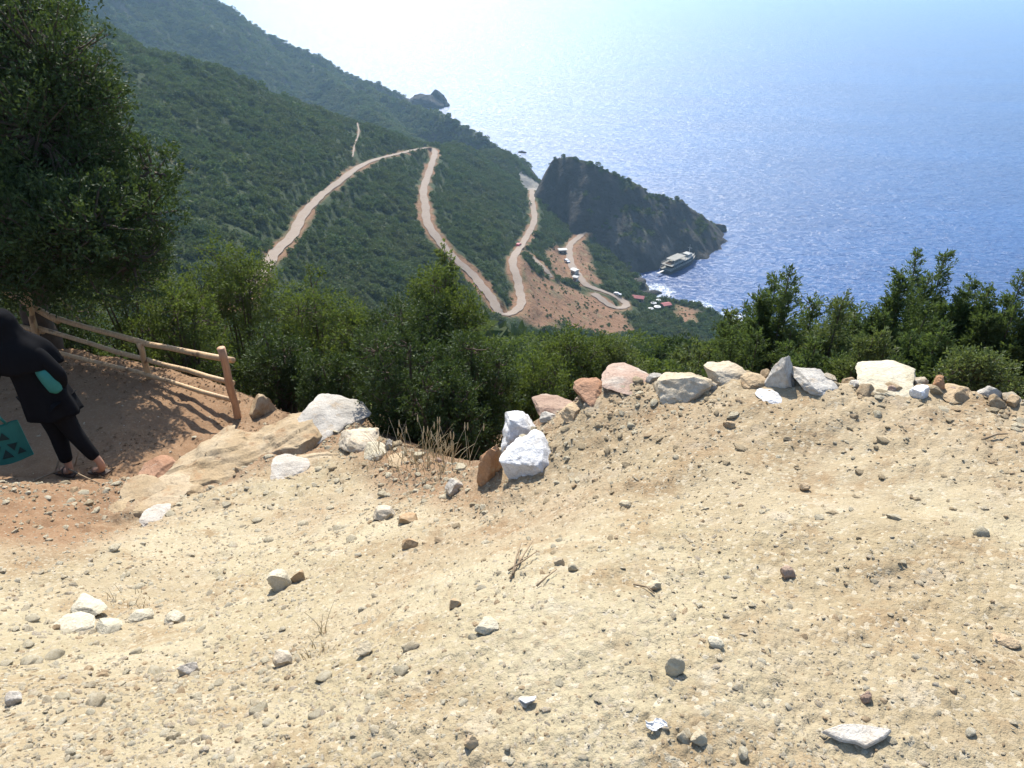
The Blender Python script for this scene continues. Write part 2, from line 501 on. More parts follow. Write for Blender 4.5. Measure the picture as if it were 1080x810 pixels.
RESID = [((28, 618), -168.3, 26), ((16, 645), -172, 20), ((77, 440), -171.5, 14), ((84, 418), -173, 16), ((76, 394), -171.5, 11), ((112, 382), -172, 20),
         ((95, 402), -174, 16), ((98, 436), -178, 24), ((62, 470), -164, 16), ((70, 364), -162, 14), ((118, 352), -169, 24), ((58, 410), -163, 12), ((60, 520), -160, 30), ((18, 560), -160, 22)]
def hill_raw(x, y):
    z = smax(P_plane(x, y), S_slope(x, y), 6.0)
    sd = ridge_sd(x, y)
    z = z - 0.55 * np.maximum(sd, 0) * sstep(0, 30, sd)
    return z
def hill_corr(x, y):
    z = hill_raw(x, y)
    num = 0; den = 1e-3
    for (p, zt, r) in RESID:
        w = np.exp(-((x - p[0]) ** 2 + (y - p[1]) ** 2) / (r * r))
        num = num + w * (zt - hill_raw(np.array([float(p[0])]), np.array([float(p[1])]))[0]); den = den + w
    wmax = np.clip(den, 0, 1)
    z = z + num / den * wmax
    amp = sstep(10, 60, y)
    return z + amp * (0.12 + 0.88 * sstep(SEA_Z + 4, SEA_Z + 40, z)) * (7.0 * fbm(x / 55, y / 55, 4, 3) + 1.2 * fbm(x / 9, y / 9, 3, 8))

def tent(x, y, poly, slope, power=1.0):
    best = np.full(np.shape(x), -1e9)
    for p, q in zip(poly[:-1], poly[1:]):
        dx, dy = q[0] - p[0], q[1] - p[1]
        L = dx * dx + dy * dy
        t = np.clip(((x - p[0]) * dx + (y - p[1]) * dy) / L, 0, 1)
        d = np.hypot(x - p[0] - t * dx, y - p[1] - t * dy)
        z = p[2] + (q[2] - p[2]) * t - slope * d ** power
        best = np.maximum(best, z)
    return best

def A(u, v, y): return tuple(at_y(u, v, y))
HEAD = [A(577, 178, 506), A(584, 166, 498), A(600, 164, 490), A(622, 171, 484), A(645, 181, 480), A(672, 193, 478), A(700, 205, 480), A(722, 216, 486), A(740, 226, 494), A(751, 233, 504), A(759, 240, 514)]
def head_h(x, y):
    n = fbm(x / 26, y / 26, 5, 61, 0.55); n2 = np.abs(fbm(x / 11, y / 11, 4, 71, 0.6))
    z = tent(x + 5 * fbm(x / 18, y / 18, 3, 91) * sstep(28, 50, x), y + 7 * n, HEAD, np.where(x < 30, 2.1, np.where(x < 36, 1.4, 1.0)))
    crest = tent(x, y, HEAD, 0.15)
    away = sstep(0.5, 14, crest - z)
    z = z + away * (4.0 * n + 3.0 * (n2 - 0.2)) + 0.5 * fbm(x / 4, y / 4, 3, 15)
    # the foot of the cliff spreads into scree
    return z
MTN = [A(462, 115, 1030), A(440, 106, 1028), A(412, 91, 1012), A(380, 75, 1000), A(340, 55, 975), A(300, 38, 950), A(262, 20, 925), A(226, 0, 900), A(150, -45, 860), A(0, -120, 800), A(-250, -220, 760)]
SPUR = [A(560, 188, 640), A(548, 172, 655), A(536, 161, 690), A(500, 139, 720), A(470, 123, 748), A(440, 112, 800), A(400, 98, 860), A(380, 85, 920)]
SPUR2 = [A(430, 140, 640), A(400, 118, 700), A(370, 95, 790), A(340, 72, 880), A(320, 52, 955)]
def mtn_h(x, y):
    n = fbm(x / 120, y / 120, 5, 131, 0.55)
    wx = x + 22 * n; wy = y + 26 * fbm(x / 90, y / 90, 4, 141)
    a = tent(x, y, MTN, 0.12); m = tent(wx, wy, MTN, 0.92)
    s = tent(x + 6 * n, y + 8 * n, SPUR, 1.0)
    s2 = tent(wx, wy, SPUR2, 0.62) - 6
    z = np.maximum(np.maximum(m, s), s2)
    z = np.where(z > a, a, z)
    z = z + 5.5 * fbm(x / 30, y / 30, 5, 151, 0.55) * sstep(0, 25, tent(x, y, MTN, 0.2) - z + 4) + 1.4 * fbm(x / 8, y / 8, 3, 161)
    return np.maximum(z, -185)

def far_h0(x, y):
    return np.maximum(hill_corr(x, y), np.where(y > 420, head_h(x, y), -1e3))

ROAD_PX = [(250, 322), (262, 305), (276, 288), (288, 271), (301, 256), (314, 242), (324, 219), (336, 209), (350, 199), (371, 179), (399, 167), (423, 162), (440, 158), (452, 155), (459, 159),
           (459, 168), (450, 184), (447, 201), (447, 215), (450, 229), (454, 246), (471, 264), (492, 285), (504, 296), (515, 309), (522, 325), (532, 334), (544, 331), (551, 318),
           (549, 305), (543, 291), (540, 274), (547, 261), (558, 249), (564, 233), (563, 218), (560, 205), (561, 200)]
TRACK_PX = [(547, 262), (553, 266), (565, 274), (574, 284), (582, 293)]
LOWER_PX = [(618, 245), (611, 249), (605, 255), (598, 263), (601, 275), (608, 289), (614, 299), (628, 305), (645, 311), (658, 317), (662, 324), (652, 327), (640, 320), (625, 310)]
FOOT_PX = [(377, 130), (379, 138), (377, 147), (373, 155), (372, 166)]

def densify(pts, step):
    out = [pts[0]]
    for p, q in zip(pts[:-1], pts[1:]):
        n = max(1, int(np.linalg.norm(np.array(q) - np.array(p)) / step))
        for k in range(1, n + 1): out.append(tuple(np.array(p) + (np.array(q) - np.array(p)) * k / n))
    return out
def chaikin(pts, n=2):
    pts = [np.array(p, float) for p in pts]
    for _ in range(n):
        o = [pts[0]]
        for p, q in zip(pts[:-1], pts[1:]): o += [0.75 * p + 0.25 * q, 0.25 * p + 0.75 * q]
        pts = o + [pts[-1]]
    return pts
def trace(px, fn=far_h0):
    pts = []
    for (u, v) in chaikin(px, 1):
        h = march(u, v, fn, 60, 900, 700)
        if h is not None: pts.append(h)
    pts = np.array(pts)
    # iron out jumps in depth and smooth the gradient of the roadbed
    for _ in range(1):
        pts[1:-1] = 0.25 * pts[:-2] + 0.5 * pts[1:-1] + 0.25 * pts[2:]
    return [tuple(p) for p in pts]
def flatten_fn(road, hw, blend):
    def f(x, y, z):
        d, rz = seg_dist(x, y, road)
        w = 1 - sstep(hw, hw + blend, d)
        return z * (1 - w) + rz * w, d
    return f
ROAD = trace(ROAD_PX); TRACK = trace(TRACK_PX); LOWER = trace(LOWER_PX); FOOT = trace(FOOT_PX)
ROADS = [(ROAD, 2.0, 5.0), (TRACK, 1.3, 3.0), (LOWER, 2.4, 5.0), (FOOT, 0.5, 1.2)]

def far_h(x, y):
    z = hill_corr(x, y)
    for (rd, hw, bl) in ROADS:
        z, _ = flatten_fn(rd, hw + 1.2, bl)(x, y, z)
    return z
def all_far(x, y):
    return np.maximum(far_h(x, y), np.where(y > 420, head_h(x, y), -1e3))

def polyhit(px):
    out = []
    for (u, v) in px:
        h = march(u, v, all_far, 60, 900, 600)
        if h is None: h = at_z(u, v, SEA_Z)
        out.append((h[0], h[1]))
    return out
BEACH = polyhit([(565, 198)])[0]
FIELDS = [polyhit([(552, 274), (571, 295), (602, 303), (628, 309), (662, 334), (668, 348), (545, 342), (556, 318)]),
          polyhit([(574, 266), (600, 254), (622, 262), (634, 300), (612, 300), (586, 290)]),
          polyhit([(710, 320), (734, 326), (735, 341), (721, 340)])]

def terrain_mat(name, rocky=False):
    m, nt, b = mat_new(name)
    p = geo_pos(nt)
    a = N(nt, "ShaderNodeAttribute", attribute_name="mask")
    sep = N(nt, "ShaderNodeSeparateColor"); nt.links.new(a.outputs["Color"], sep.inputs[0])
    veg = mix(nt, noise(nt, p, 0.22, 6, 0.6), (0.026, 0.038, 0.018), (0.055, 0.068, 0.030))
    veg = mix(nt, ramp(nt, noise(nt, p, 0.05, 6, 0.65), 0.58, 0.72), veg, (0.10, 0.09, 0.05))
    soil = mix(nt, noise(nt, p, 0.35, 7, 0.65), (0.155, 0.085, 0.048), (0.235, 0.140, 0.085))
    soil = mix(nt, ramp(nt, noise(nt, p, 0.12, 5, 0.6), 0.5, 0.7), soil, (0.19, 0.145, 0.082))
    rock = mix(nt, noise(nt, p, 0.18, 8, 0.65, 0.8), (0.04, 0.038, 0.036), (0.10, 0.09, 0.08))
    col = mix(nt, sep.outputs[0], veg, soil)
    col = mix(nt, sep.outputs[1], col, rock)
    col = mix(nt, sep.outputs[2], col, mix(nt, noise(nt, p, 0.4, 5), (0.24, 0.215, 0.18), (0.33, 0.30, 0.255)))
    nt.links.new(col, b.inputs["Base Color"]); b.inputs["Roughness"].default_value = 0.95; b.inputs["Specular IOR Level"].default_value = 0.08
    n1 = bump(nt, None, noise(nt, p, 0.25, 8, 0.65), 0.8, 4.0 if rocky else 2.5)
    bump(nt, b, noise(nt, p, 1.4, 5, 0.7), 0.6, 0.7, n1)
    return m
M['hill'] = terrain_mat("hillside_soil")
M['cliff'] = terrain_mat("headland_rock", True)

def far_mesh(name, xs, ys, fn, maskfn, mat):
    X, Y = np.meshgrid(xs, ys, indexing='ij')
    Z = fn(X, Y)
    mk = maskfn(X, Y, Z)
    me = np_mesh(name, np.stack([X, Y, Z], -1).reshape(-1, 3), grid_faces(len(xs), len(ys))[:, ::-1], mat, True, {"mask": mk.reshape(-1, 4)})
    return tag(obj(name, me), kind="structure")

def slope_of(fn, X, Y, e=2.0):
    return np.hypot(fn(X + e, Y) - fn(X - e, Y), fn(X, Y + e) - fn(X, Y - e)) / (2 * e)
def hill_mask(X, Y, Z):
    mk = np.zeros(X.shape + (4,)); mk[..., 3] = 1
    n = fbm(X / 14, Y / 14, 4, 31)
    s = np.zeros(X.shape)
    for (rd, hw, bl), wid in zip(ROADS, (1.8, 1.6, 2.6, 0.4)):
        d, _ = seg_dist(X, Y, rd)
        s = np.maximum(s, 1 - sstep(hw + 0.2, hw + wid, d + 3.5 * n))
    for f in FIELDS:
        sd = poly_sd(X, Y, f) + 6 * n
        s = np.maximum(s, 1 - sstep(-3, 2, sd))
    mk[..., 0] = s
    mk[..., 1] = (1 - sstep(SEA_Z + 1.5, SEA_Z + 5, Z + 3 * n)) * 0.8
    bd = np.minimum(np.hypot((X - BEACH[0]) * 0.8, Y - BEACH[1]), np.hypot(X - 27, Y - 614))
    mk[..., 2] = 1 - sstep(9, 17, bd + 5 * n)
    return mk
def near_cut(X, Y):
    """the coarse hill sheet dips below the fine near ground where the two overlap"""
    z = far_h(X, Y)
    r = np.hypot(X, Y)
    return np.where(r < 18, np.minimum(z, near_h(X, Y)) - 0.7 * (1 - sstep(14, 18, r)), z)
ys1 = np.concatenate([np.arange(-60, 4, 6.0), np.arange(4, 60, 1.4), np.arange(60, 400, 1.9), np.arange(400, 720, 2.4)])
xs1 = np.concatenate([np.arange(-420, -170, 4.0), np.arange(-170, 60, 1.7), np.arange(60, 170, 2.2), np.arange(170, 320, 6)])
def hill_z(X, Y):
    z = near_cut(X, Y)
    # behind the viewer the sheet stays buried under the road ground
    return np.where(Y < 4, np.minimum(z, -6.0 + 0 * z), z)
far_mesh("hillside", xs1, ys1, hill_z, hill_mask, M['hill'])

def head_mask(X, Y, Z):
    mk = np.zeros(X.shape + (4,)); mk[..., 3] = 1
    sl = slope_of(head_h, X, Y)
    n = fbm(X / 20, Y / 20, 4, 33); n2 = fbm(X / 9, Y / 9, 4, 37)
    mk[..., 1] = np.clip(sstep(0.55, 1.0, sl + 0.5 * n) + (1 - sstep(SEA_Z + 2, SEA_Z + 6, Z)), 0, 1)
    mk[..., 2] = 0.16 * sstep(0.12, 0.3, n2) * sstep(470, 455, Y) * sstep(40, 60, X)
    return mk
far_mesh("headland", np.arange(8, 190, 1.5), np.arange(420, 580, 1.5), lambda x, y: np.maximum(head_h(x, y), -180), head_mask, M['cliff'])

def mtn_mask(X, Y, Z):
    mk = np.zeros(X.shape + (4,)); mk[..., 3] = 1
    sl = slope_of(mtn_h, X, Y, 4.0); n = fbm(X / 40, Y / 40, 5, 39)
    mk[..., 1] = np.clip(0.7 * sstep(0.8, 1.3, sl + 0.7 * n) + (1 - sstep(SEA_Z + 2, SEA_Z + 8, Z + 3 * n)), 0, 1)
    mk[..., 2] = 0.10 * sstep(0.28, 0.4, n) * sstep(0.4, 0.8, sl)
    return mk
far_mesh("mountain", np.arange(-900, 60, 4.0), np.arange(430, 1180, 4.0), mtn_h, mtn_mask, M['hill'])

# sea floor so the land meets something below the water
fl = MB(); fl.add([(-60000, -2000, -186), (60000, -2000, -186), (60000, 60000, -186), (-60000, 60000, -186)], [(0, 1, 2, 3)])
tag(fl.build("sea_floor", M['cliff']), kind="structure")

# ------------------------------------------------------------------ the sea
def sea_mat():
    m, nt, b = mat_new("sea_water")
    p = geo_pos(nt)
    mp = N(nt, "ShaderNodeMapping"); mp.inputs["Rotation"].default_value = (0, 0, R(14)); mp.inputs["Scale"].default_value = (0.45, 1, 1)
    nt.links.new(p, mp.inputs[0]); q = mp.outputs[0]
    big = noise(nt, q, 0.011, 4, 0.55)
    col = mix(nt, ramp(nt, big, 0.3, 0.7), (0.000, 0.031, 0.125), (0.000, 0.043, 0.160))
    fo = noise(nt, q, 0.06, 7, 0.7, 0.6)
    caps = ramp(nt, fo, 0.735, 0.80)
    col = mix(nt, caps, col, (0.55, 0.62, 0.70))
    # broken water and foam along the rocky shore; cove white also paints sun glint
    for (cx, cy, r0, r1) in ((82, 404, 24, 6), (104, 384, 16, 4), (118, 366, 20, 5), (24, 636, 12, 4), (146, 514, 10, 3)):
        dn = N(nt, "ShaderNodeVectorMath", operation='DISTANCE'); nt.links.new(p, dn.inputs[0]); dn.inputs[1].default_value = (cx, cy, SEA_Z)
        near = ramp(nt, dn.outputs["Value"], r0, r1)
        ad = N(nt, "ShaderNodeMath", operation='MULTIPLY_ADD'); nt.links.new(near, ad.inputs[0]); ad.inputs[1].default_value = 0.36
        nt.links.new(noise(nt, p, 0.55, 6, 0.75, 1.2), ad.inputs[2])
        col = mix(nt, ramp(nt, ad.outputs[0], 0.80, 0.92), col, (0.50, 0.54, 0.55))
    nt.links.new(col, b.inputs["Base Color"])
    b.inputs["IOR"].default_value = 1.33
    b.inputs["Roughness"].default_value = 0.34
    b.inputs["Specular IOR Level"].default_value = 0.75
    h1 = noise(nt, q, 0.10, 6, 0.62, 0.3)
    # wavelets: small tilted facets that catch the sun one by one
    gn = N(nt, "ShaderNodeNewGeometry").outputs["Normal"]
    acc = gn
    for scl, k in ((0.9, 0.34), (2.6, 0.30)):
        wv = N(nt, "ShaderNodeTexVoronoi"); wv.inputs["Scale"].default_value = scl; nt.links.new(q if scl < 1 else p, wv.inputs["Vector"])
        sb = N(nt, "ShaderNodeVectorMath", operation='SUBTRACT'); nt.links.new(wv.outputs["Color"], sb.inputs[0]); sb.inputs[1].default_value = (0.5, 0.5, 0.5)
        ml = N(nt, "ShaderNodeVectorMath", operation='MULTIPLY_ADD'); nt.links.new(sb.outputs[0], ml.inputs[0]); ml.inputs[1].default_value = (k, k, 0); nt.links.new(acc, ml.inputs[2])
        acc = ml.outputs[0]
    nz = N(nt, "ShaderNodeVectorMath", operation='NORMALIZE'); nt.links.new(acc, nz.inputs[0])
    n1 = bump(nt, None, h1, 1.0, 1.5, nz.outputs[0])
    n2 = bump(nt, None, noise(nt, q, 0.42, 4, 0.6), 1.0, 0.7, n1)
    bump(nt, b, noise(nt, p, 1.5, 3, 0.6), 1.0, 0.22, n2)
    return m
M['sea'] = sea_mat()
sx = np.concatenate([-np.geomspace(60000, 400, 40), np.linspace(-390, 390, 60), np.geomspace(400, 60000, 40)])
sy = np.concatenate([np.linspace(-2000, 200, 20), np.linspace(220, 1200, 80), np.geomspace(1210, 60000, 60)])
SX, SY = np.meshgrid(sx, sy, indexing='ij')
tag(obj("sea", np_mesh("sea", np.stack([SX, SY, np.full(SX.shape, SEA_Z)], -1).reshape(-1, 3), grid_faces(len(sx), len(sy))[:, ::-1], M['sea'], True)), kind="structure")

# ------------------------------------------------------------------ air
hz = MB(); hz.box((0, 28000, (-190 + 260) / 2), (100000, 62000, 450))
haze = hz.build("haze", None)
hm = bpy.data.materials.new("haze_air"); hm.use_nodes = True
nt = hm.node_tree; nt.nodes.remove(nt.nodes["Principled BSDF"])
pv = N(nt, "ShaderNodeVolumePrincipled")
pv.inputs["Color"].default_value = (0.46, 0.73, 1.0, 1)
pv.inputs["Density"].default_value = HAZE_DENSITY
pv.inputs["Anisotropy"].default_value = 0.45
nt.links.new(pv.outputs[0], nt.nodes["Material Output"].inputs["Volume"])
haze.data.materials.append(hm)
tag(haze, kind="stuff")

# ------------------------------------------------------------------ roads as ribbons on their benches
def dirt_road_mat():
    m, nt, b = mat_new("dirt_road")
    p = geo_pos(nt)
    c = mix(nt, noise(nt, p, 0.3, 6, 0.65), (0.185, 0.145, 0.113), (0.255, 0.21, 0.172))
    c = mix(nt, ramp(nt, noise(nt, p, 0.9, 5, 0.6), 0.55, 0.75), c, (0.19, 0.13, 0.09))
    nt.links.new(c, b.inputs["Base Color"]); b.inputs["Roughness"].default_value = 0.95; b.inputs["Specular IOR Level"].default_value = 0.1
    bump(nt, b, noise(nt, p, 2.5, 4), 0.5, 0.1)
    return m
M['road'] = dirt_road_mat()
def ribbon(name, pts, hw, lift):
    P = np.array(chaikin(pts, 2)); n = len(P)
    t = np.gradient(P[:, :2], axis=0); t /= np.linalg.norm(t, axis=1)[:, None] + 1e-9
    nn = np.stack([-t[:, 1], t[:, 0]], 1)
    s = np.arange(n)
    rows = []
    for k, o in enumerate((-1, -0.4, 0.4, 1)):
        w = hw * o * (1 + 0.22 * np.sin(s * 0.37 + k) * (abs(o) == 1) + 0.12 * np.sin(s * 1.31 + 2 * k))
        rows.append(np.column_stack([P[:, 0] + nn[:, 0] * w, P[:, 1] + nn[:, 1] * w, P[:, 2] + lift + (0.05 if abs(o) < 1 else 0)]))
    V = np.stack(rows, 1)
    return tag(obj(name, np_mesh(name, V.reshape(-1, 3), grid_faces(n, 4)[:, ::-1], M['road'], True)), kind="structure")
ribbon("dirt_road", ROAD, 1.75, 0.32)
ribbon("farm_track", TRACK, 1.1, 0.36)
ribbon("beach_road", LOWER, 1.9, 0.34)
ribbon("footpath", FOOT, 0.45, 0.30)

# ------------------------------------------------------------------ leaves and wood
def unit(v): return v / (np.linalg.norm(v, axis=-1, keepdims=True) + 1e-9)

def leaf_quads(rng, pos, dirs, ln, wd, up=0.35):
    """pointed four-cornered leaves at pos, growing along dirs"""
    n = len(pos)
    d = unit(dirs)
    r = unit(rng.normal(size=(n, 3)) + np.array([0, 0, up]))
    side = unit(np.cross(d, r))
    nor = np.cross(side, d)
    ln = ln[:, None]; wd = wd[:, None]
    v = np.stack([pos, pos + d * ln * 0.45 + side * wd * 0.5 + nor * wd * 0.10, pos + d * ln - nor * ln * 0.08, pos + d * ln * 0.45 - side * wd * 0.5 + nor * wd * 0.10], 1)
    return v.reshape(-1, 3), np.arange(4 * n).reshape(n, 4)

def lobes_random(rng, H, Rad, n):
    L = []
    for i in range(n):
        h = rng.uniform(0.16, 0.86)
        prof = math.sqrt(max(0.05, 1 - ((h - 0.42) / 0.62) ** 2))
        a = rng.uniform(0, 2 * math.pi); rad = Rad * prof * rng.uniform(0.25, 0.72)
        lr = Rad * rng.uniform(0.24, 0.40)
        L.append((rad * math.cos(a), rad * math.sin(a), min(h * H, H - 1.25 * lr), lr))
    L.append((rng.uniform(-0.15, 0.15) * Rad, rng.uniform(-0.15, 0.15) * Rad, H - 0.30 * Rad, 0.28 * Rad))
    return L

def plant(name, base, H, Rad, seed, label, cat, mat, style='bush', nclus=420, nleaf=26, leaf=0.045, group=None, lobes=None, wood=0.045, aspect=0.42):
    rng = np.random.default_rng(seed)
    root = empty(name, base)
    tag(root, label, cat, group)
    mb = MB()
    C = []; T = []; Lt = []
    if style == 'shoot':
        # many upright leaders with short side twigs, tallest in the middle
        ns = max(9, int(12 + Rad * 14)); nclus = int(nclus * max(1, H / (3.2 * Rad)))
        for i in range(ns):
            a = rng.uniform(0, 2 * math.pi); q = math.sqrt(rng.uniform(0, 1)) if i else 0.05
            bx0, by0 = q * Rad * math.cos(a) * 0.85, q * Rad * math.sin(a) * 0.85
            top = H * (1.0 - 0.20 * q ** 2) * (rng.uniform(0.84, 0.99) if i else 1.0)
            lean = rng.normal(0, 0.025, 2) * H
            s0 = np.array([bx0 * 0.25, by0 * 0.25, -0.1]); s1 = np.array([bx0, by0, top * 0.45]); s2 = np.array([bx0 + lean[0], by0 + lean[1], top])
            tt = np.linspace(0, 1, 7)[:, None]
            pts = (1 - tt) ** 2 * s0 + 2 * (1 - tt) * tt * s1 + tt ** 2 * s2
            mb.tube(pts, np.linspace(wood * 0.7, 0.004, 7), 5)
            k = max(14, int(2.6 * nclus / ns))
            hh = 0.16 + 0.84 * rng.uniform(0, 1, k) ** 0.85
            p = (1 - hh[:, None]) ** 2 * s0 + 2 * (1 - hh[:, None]) * hh[:, None] * s1 + hh[:, None] ** 2 * s2
            az = rng.uniform(0, 2 * math.pi, k)
            out = np.stack([np.cos(az), np.sin(az), rng.uniform(0.35, 1.1, k)], 1)
            ln = (0.10 + 0.62 * Rad * (1 - hh) ** 0.7) * rng.uniform(0.6, 1.1, k)
            C.append(p); T.append(unit(out)); Lt.append(ln)
            C.append(np.array([s2 - np.array([0, 0, 0.14])])); T.append(np.array([[0.05, 0.0, 1.0]])); Lt.append(np.array([0.2]))
        C = np.vstack(C); T = np.vstack(T); Lt = np.concatenate(Lt)
    else:
        lb = lobes if lobes is not None else lobes_random(rng, H, Rad, int(8 * max(1.4, H / Rad)))
        if lobes is None: nclus = int(nclus * max(1, H / (2.2 * Rad)))
        lb = np.array(lb)
        w = lb[:, 3] ** 2; w = w / w.sum()
        trunk_top = np.array([lb[:, 0].mean() * 0.4, lb[:, 1].mean() * 0.4, min(0.35 * H, lb[:, 2].min() + 0.1)])
        fork = trunk_top if style == 'tree' else np.array([0, 0, 0.06 * H])
        if style == 'tree':
            tt = np.linspace(0, 1, 8)[:, None]
            pts = np.array([0, 0, -0.2]) * (1 - tt) + fork * tt
            pts[:, :2] += 0.05 * np.sin(np.arange(8) * 1.1)[:, None]
            mb.tube(pts, np.linspace(wood * 1.9, wood * 1.3, 8), 8)
        for (x, y, z, r) in lb:
            e = np.array([x, y, z]); tt = np.linspace(0, 1, 7)[:, None]
            mid = fork * 0.5 + e * 0.5 + np.array([0, 0, 0.12 * H]) * rng.uniform(-0.4, 0.8) + rng.normal(0, 0.05, 3)
            s0 = fork if style == 'tree' else np.array([rng.normal(0, 0.05), rng.normal(0, 0.05), -0.1])
            pts = (1 - tt) ** 2 * s0 + 2 * (1 - tt) * tt * mid + tt ** 2 * e
            mb.tube(pts, np.linspace(wood * rng.uniform(0.5, 0.9), wood * 0.16, 7), 5)
        idx = rng.choice(len(lb), nclus, p=w)
        dv = unit(rng.normal(size=(nclus, 3)) + np.array([0, 0, 0.18]))
        rad = lb[idx, 3] * (0.45 + 0.6 * rng.uniform(0, 1, nclus) ** 0.6)
        C = lb[idx, :3] + dv * rad[:, None] * np.array([1, 1, 0.9])
        T = unit(dv * 0.8 + np.array([0, 0, 0.45]) + rng.normal(0, 0.35, (nclus, 3)))
        Lt = lb[idx, 3] * rng.uniform(0.30, 0.62, nclus) + 0.05
        for i in range(0, nclus, 3):
            l0 = lb[idx[i], :3]
            mb.tube(np.array([l0 * 0.7 + C[i] * 0.3, 0.5 * l0 + 0.5 * C[i] + rng.normal(0, 0.02, 3), C[i], C[i] + T[i] * Lt[i] * 0.8]), np.array([0.011, 0.008, 0.005, 0.002]) * max(0.8, wood / 0.05), 3, False)
    k = len(C)
    s = rng.uniform(0.02, 1.0, (k, nleaf))
    jit = rng.normal(size=(k, nleaf, 3)) * (0.10 + 0.22 * (1 - s))[..., None] * Lt[:, None, None] * (0.45 if style == 'shoot' else 0.95)
    P = C[:, None] + T[:, None] * (s * Lt[:, None])[..., None] + jit
    Dv = T[:, None] * (1.1 if style == 'shoot' else 0.55) + rng.normal(size=(k, nleaf, 3)) * 0.6 + np.array([0, 0, 0.15])
    P = P.reshape(-1, 3); Dv = Dv.reshape(-1, 3); n = len(P)
    ln = leaf * rng.uniform(0.6, 1.35, n)
    v, f = leaf_quads(rng, P, Dv, ln, ln * aspect * rng.uniform(0.8, 1.2, n))
    tone = np.clip(np.repeat(rng.uniform(0.1, 0.8, k), nleaf) + rng.normal(0, 0.16, n) + 0.15 * (s.reshape(-1) - 0.5), 0, 1)
    o = mb.build("trunk", M['bark'], root, True)
    obj("crown", np_mesh("crown", v, f, mat, False, None, {"rnd": tone}), root)
    return root

def base_h(x, y):
    xa, ya = np.array([float(x)]), np.array([float(y)])
    return float(near_h(xa, ya)[0]) if math.hypot(x, y) < 16 else float(far_h(xa, ya)[0])

def plant_px(name, u, vtop, hw, D, seed, label, mat, style='bush', nclus=420, nleaf=26, leaf=0.045, cat='bush', group=None, **kw):
    t = at_d(u, vtop, D)
    z0 = base_h(t[0], t[1]) - 0.05
    H = max(0.5, t[2] - z0)
    return plant(name, (t[0], t[1], z0), H, hw * D / 800.0, seed, label, cat, mat, style, nclus, nleaf, leaf, group, **kw)

# the tall dark tree over the path
tb = at_d(28, 330, 10.3)
tz = base_h(tb[0], tb[1]) - 0.1
lob = []
rngL = random.Random(4)
for (u, v, r) in [(12, 30, 62), (52, 70, 55), (-40, 20, 75), (88, 112, 46), (40, 140, 62), (112, 165, 44), (70, 205, 58), (132, 215, 40), (140, 262, 36), (96, 268, 48), (20, 205, 60), (-50, 120, 80), (-60, 220, 80), (45, 275, 42), (-20, 285, 50), (150, 290, 30), (-110, 70, 80), (-120, 180, 80), (15, 95, 60)]:
    D = (9.25 if u > 80 and v > 190 else 9.7) + rngL.uniform(-0.9, 0.9)
    q = at_d(u - (14 if u > 80 else 0), v, D)
    lob.append((q[0] - tb[0], q[1] - tb[1], q[2] - tz, r * D / 800.0))
for (u, v, r, D) in [(165, 225, 30, 9.1), (150, 275, 34, 9.0), (170, 180, 24, 9.3), (60, 240, 50, 8.6), (110, 240, 40, 8.5), (20, 250, 55, 8.6)]:
    q = at_d(u - (10 if u > 100 else 0), v, D); lob.append((q[0] - tb[0], q[1] - tb[1], q[2] - tz, r * D / 800.0))
plant("evergreen_tree", (tb[0], tb[1], tz), 6.0, 2.4, 5, "tall dark evergreen tree with small glossy leaves shading the path beside the rail fence", "tree", M['leaf_oak'], 'tree', 4500, 34, 0.060, lobes=lob, wood=0.11)

# bushes behind the fence
plant_px("evergreen_bush", 115, 262, 70, 12.0, 11, "dark green bush behind the left half of the wooden fence", M['leaf_mid'], nclus=620, leaf=0.05)
plant_px("evergreen_bush", 32, 282, 60, 11.0, 12, "shaded bush under the tall dark tree behind the fence", M['leaf_oak'], nclus=420, leaf=0.05)
plant_px("evergreen_bush", 232, 255, 72, 12.5, 13, "broad bright green bush rising behind the fence end post", M['leaf_mid'], nclus=760, leaf=0.05)
plant_px("evergreen_bush", 318, 288, 64, 12.0, 14, "rounded green bush just right of the fence end post", M['leaf_mid'], nclus=640, leaf=0.05)
plant_px("evergreen_bush", 180, 300, 58, 10.6, 17, "low green bush right behind the middle of the wooden fence", M['leaf_mid'], nclus=460, leaf=0.048)
plant_px("evergreen_bush", 283, 345, 50, 10.2, 15, "low dark bush behind the yellow block at the fence end", M['leaf_oak'], nclus=430, leaf=0.048)
plant_px("evergreen_bush", 372, 325, 50, 11.0, 16, "dark bush between the fence side thicket and the central bush", M['leaf_mid'], nclus=430, leaf=0.048)
plant_px("evergreen_bush", 345, 372, 40, 9.6, 18, "small dim bush behind the lumpy grey white boulder", M['leaf_oak'], nclus=300, leaf=0.045)
# the central clump
plant_px("evergreen_bush", 452, 284, 60, 9.4, 21, "tallest bush of the central clump with a feathery top over the road bend", M['leaf_mid'], nclus=760, leaf=0.042)
plant_px("evergreen_bush", 428, 345, 62, 7.3, 22, "front left bush of the central clump above the dry grass", M['leaf_oak'], nclus=520, leaf=0.038)
plant_px("evergreen_bush", 500, 352, 54, 7.4, 23, "dark round bush in the central clump left of the white rocks", M['leaf_oak'], nclus=520, leaf=0.038)
plant_px("evergreen_bush", 562, 376, 50, 9.6, 24, "green bush directly behind the two white rocks", M['leaf_mid'], nclus=520, leaf=0.042)
plant_px("evergreen_bush", 462, 392, 50, 6.8, 26, "lowest shaded bush behind the tuft of dry grass", M['leaf_oak'], nclus=380, leaf=0.036)
plant_px("evergreen_bush", 428, 318, 62, 8.8, 27, "broad rounded left shoulder of bush in the central clump", M['leaf_oak'], nclus=620, leaf=0.040)
plant_px("evergreen_bush", 492, 352, 46, 9.0, 28, "rounded right hand bush of the central clump below the road bend", M['leaf_mid'], nclus=520, leaf=0.040)
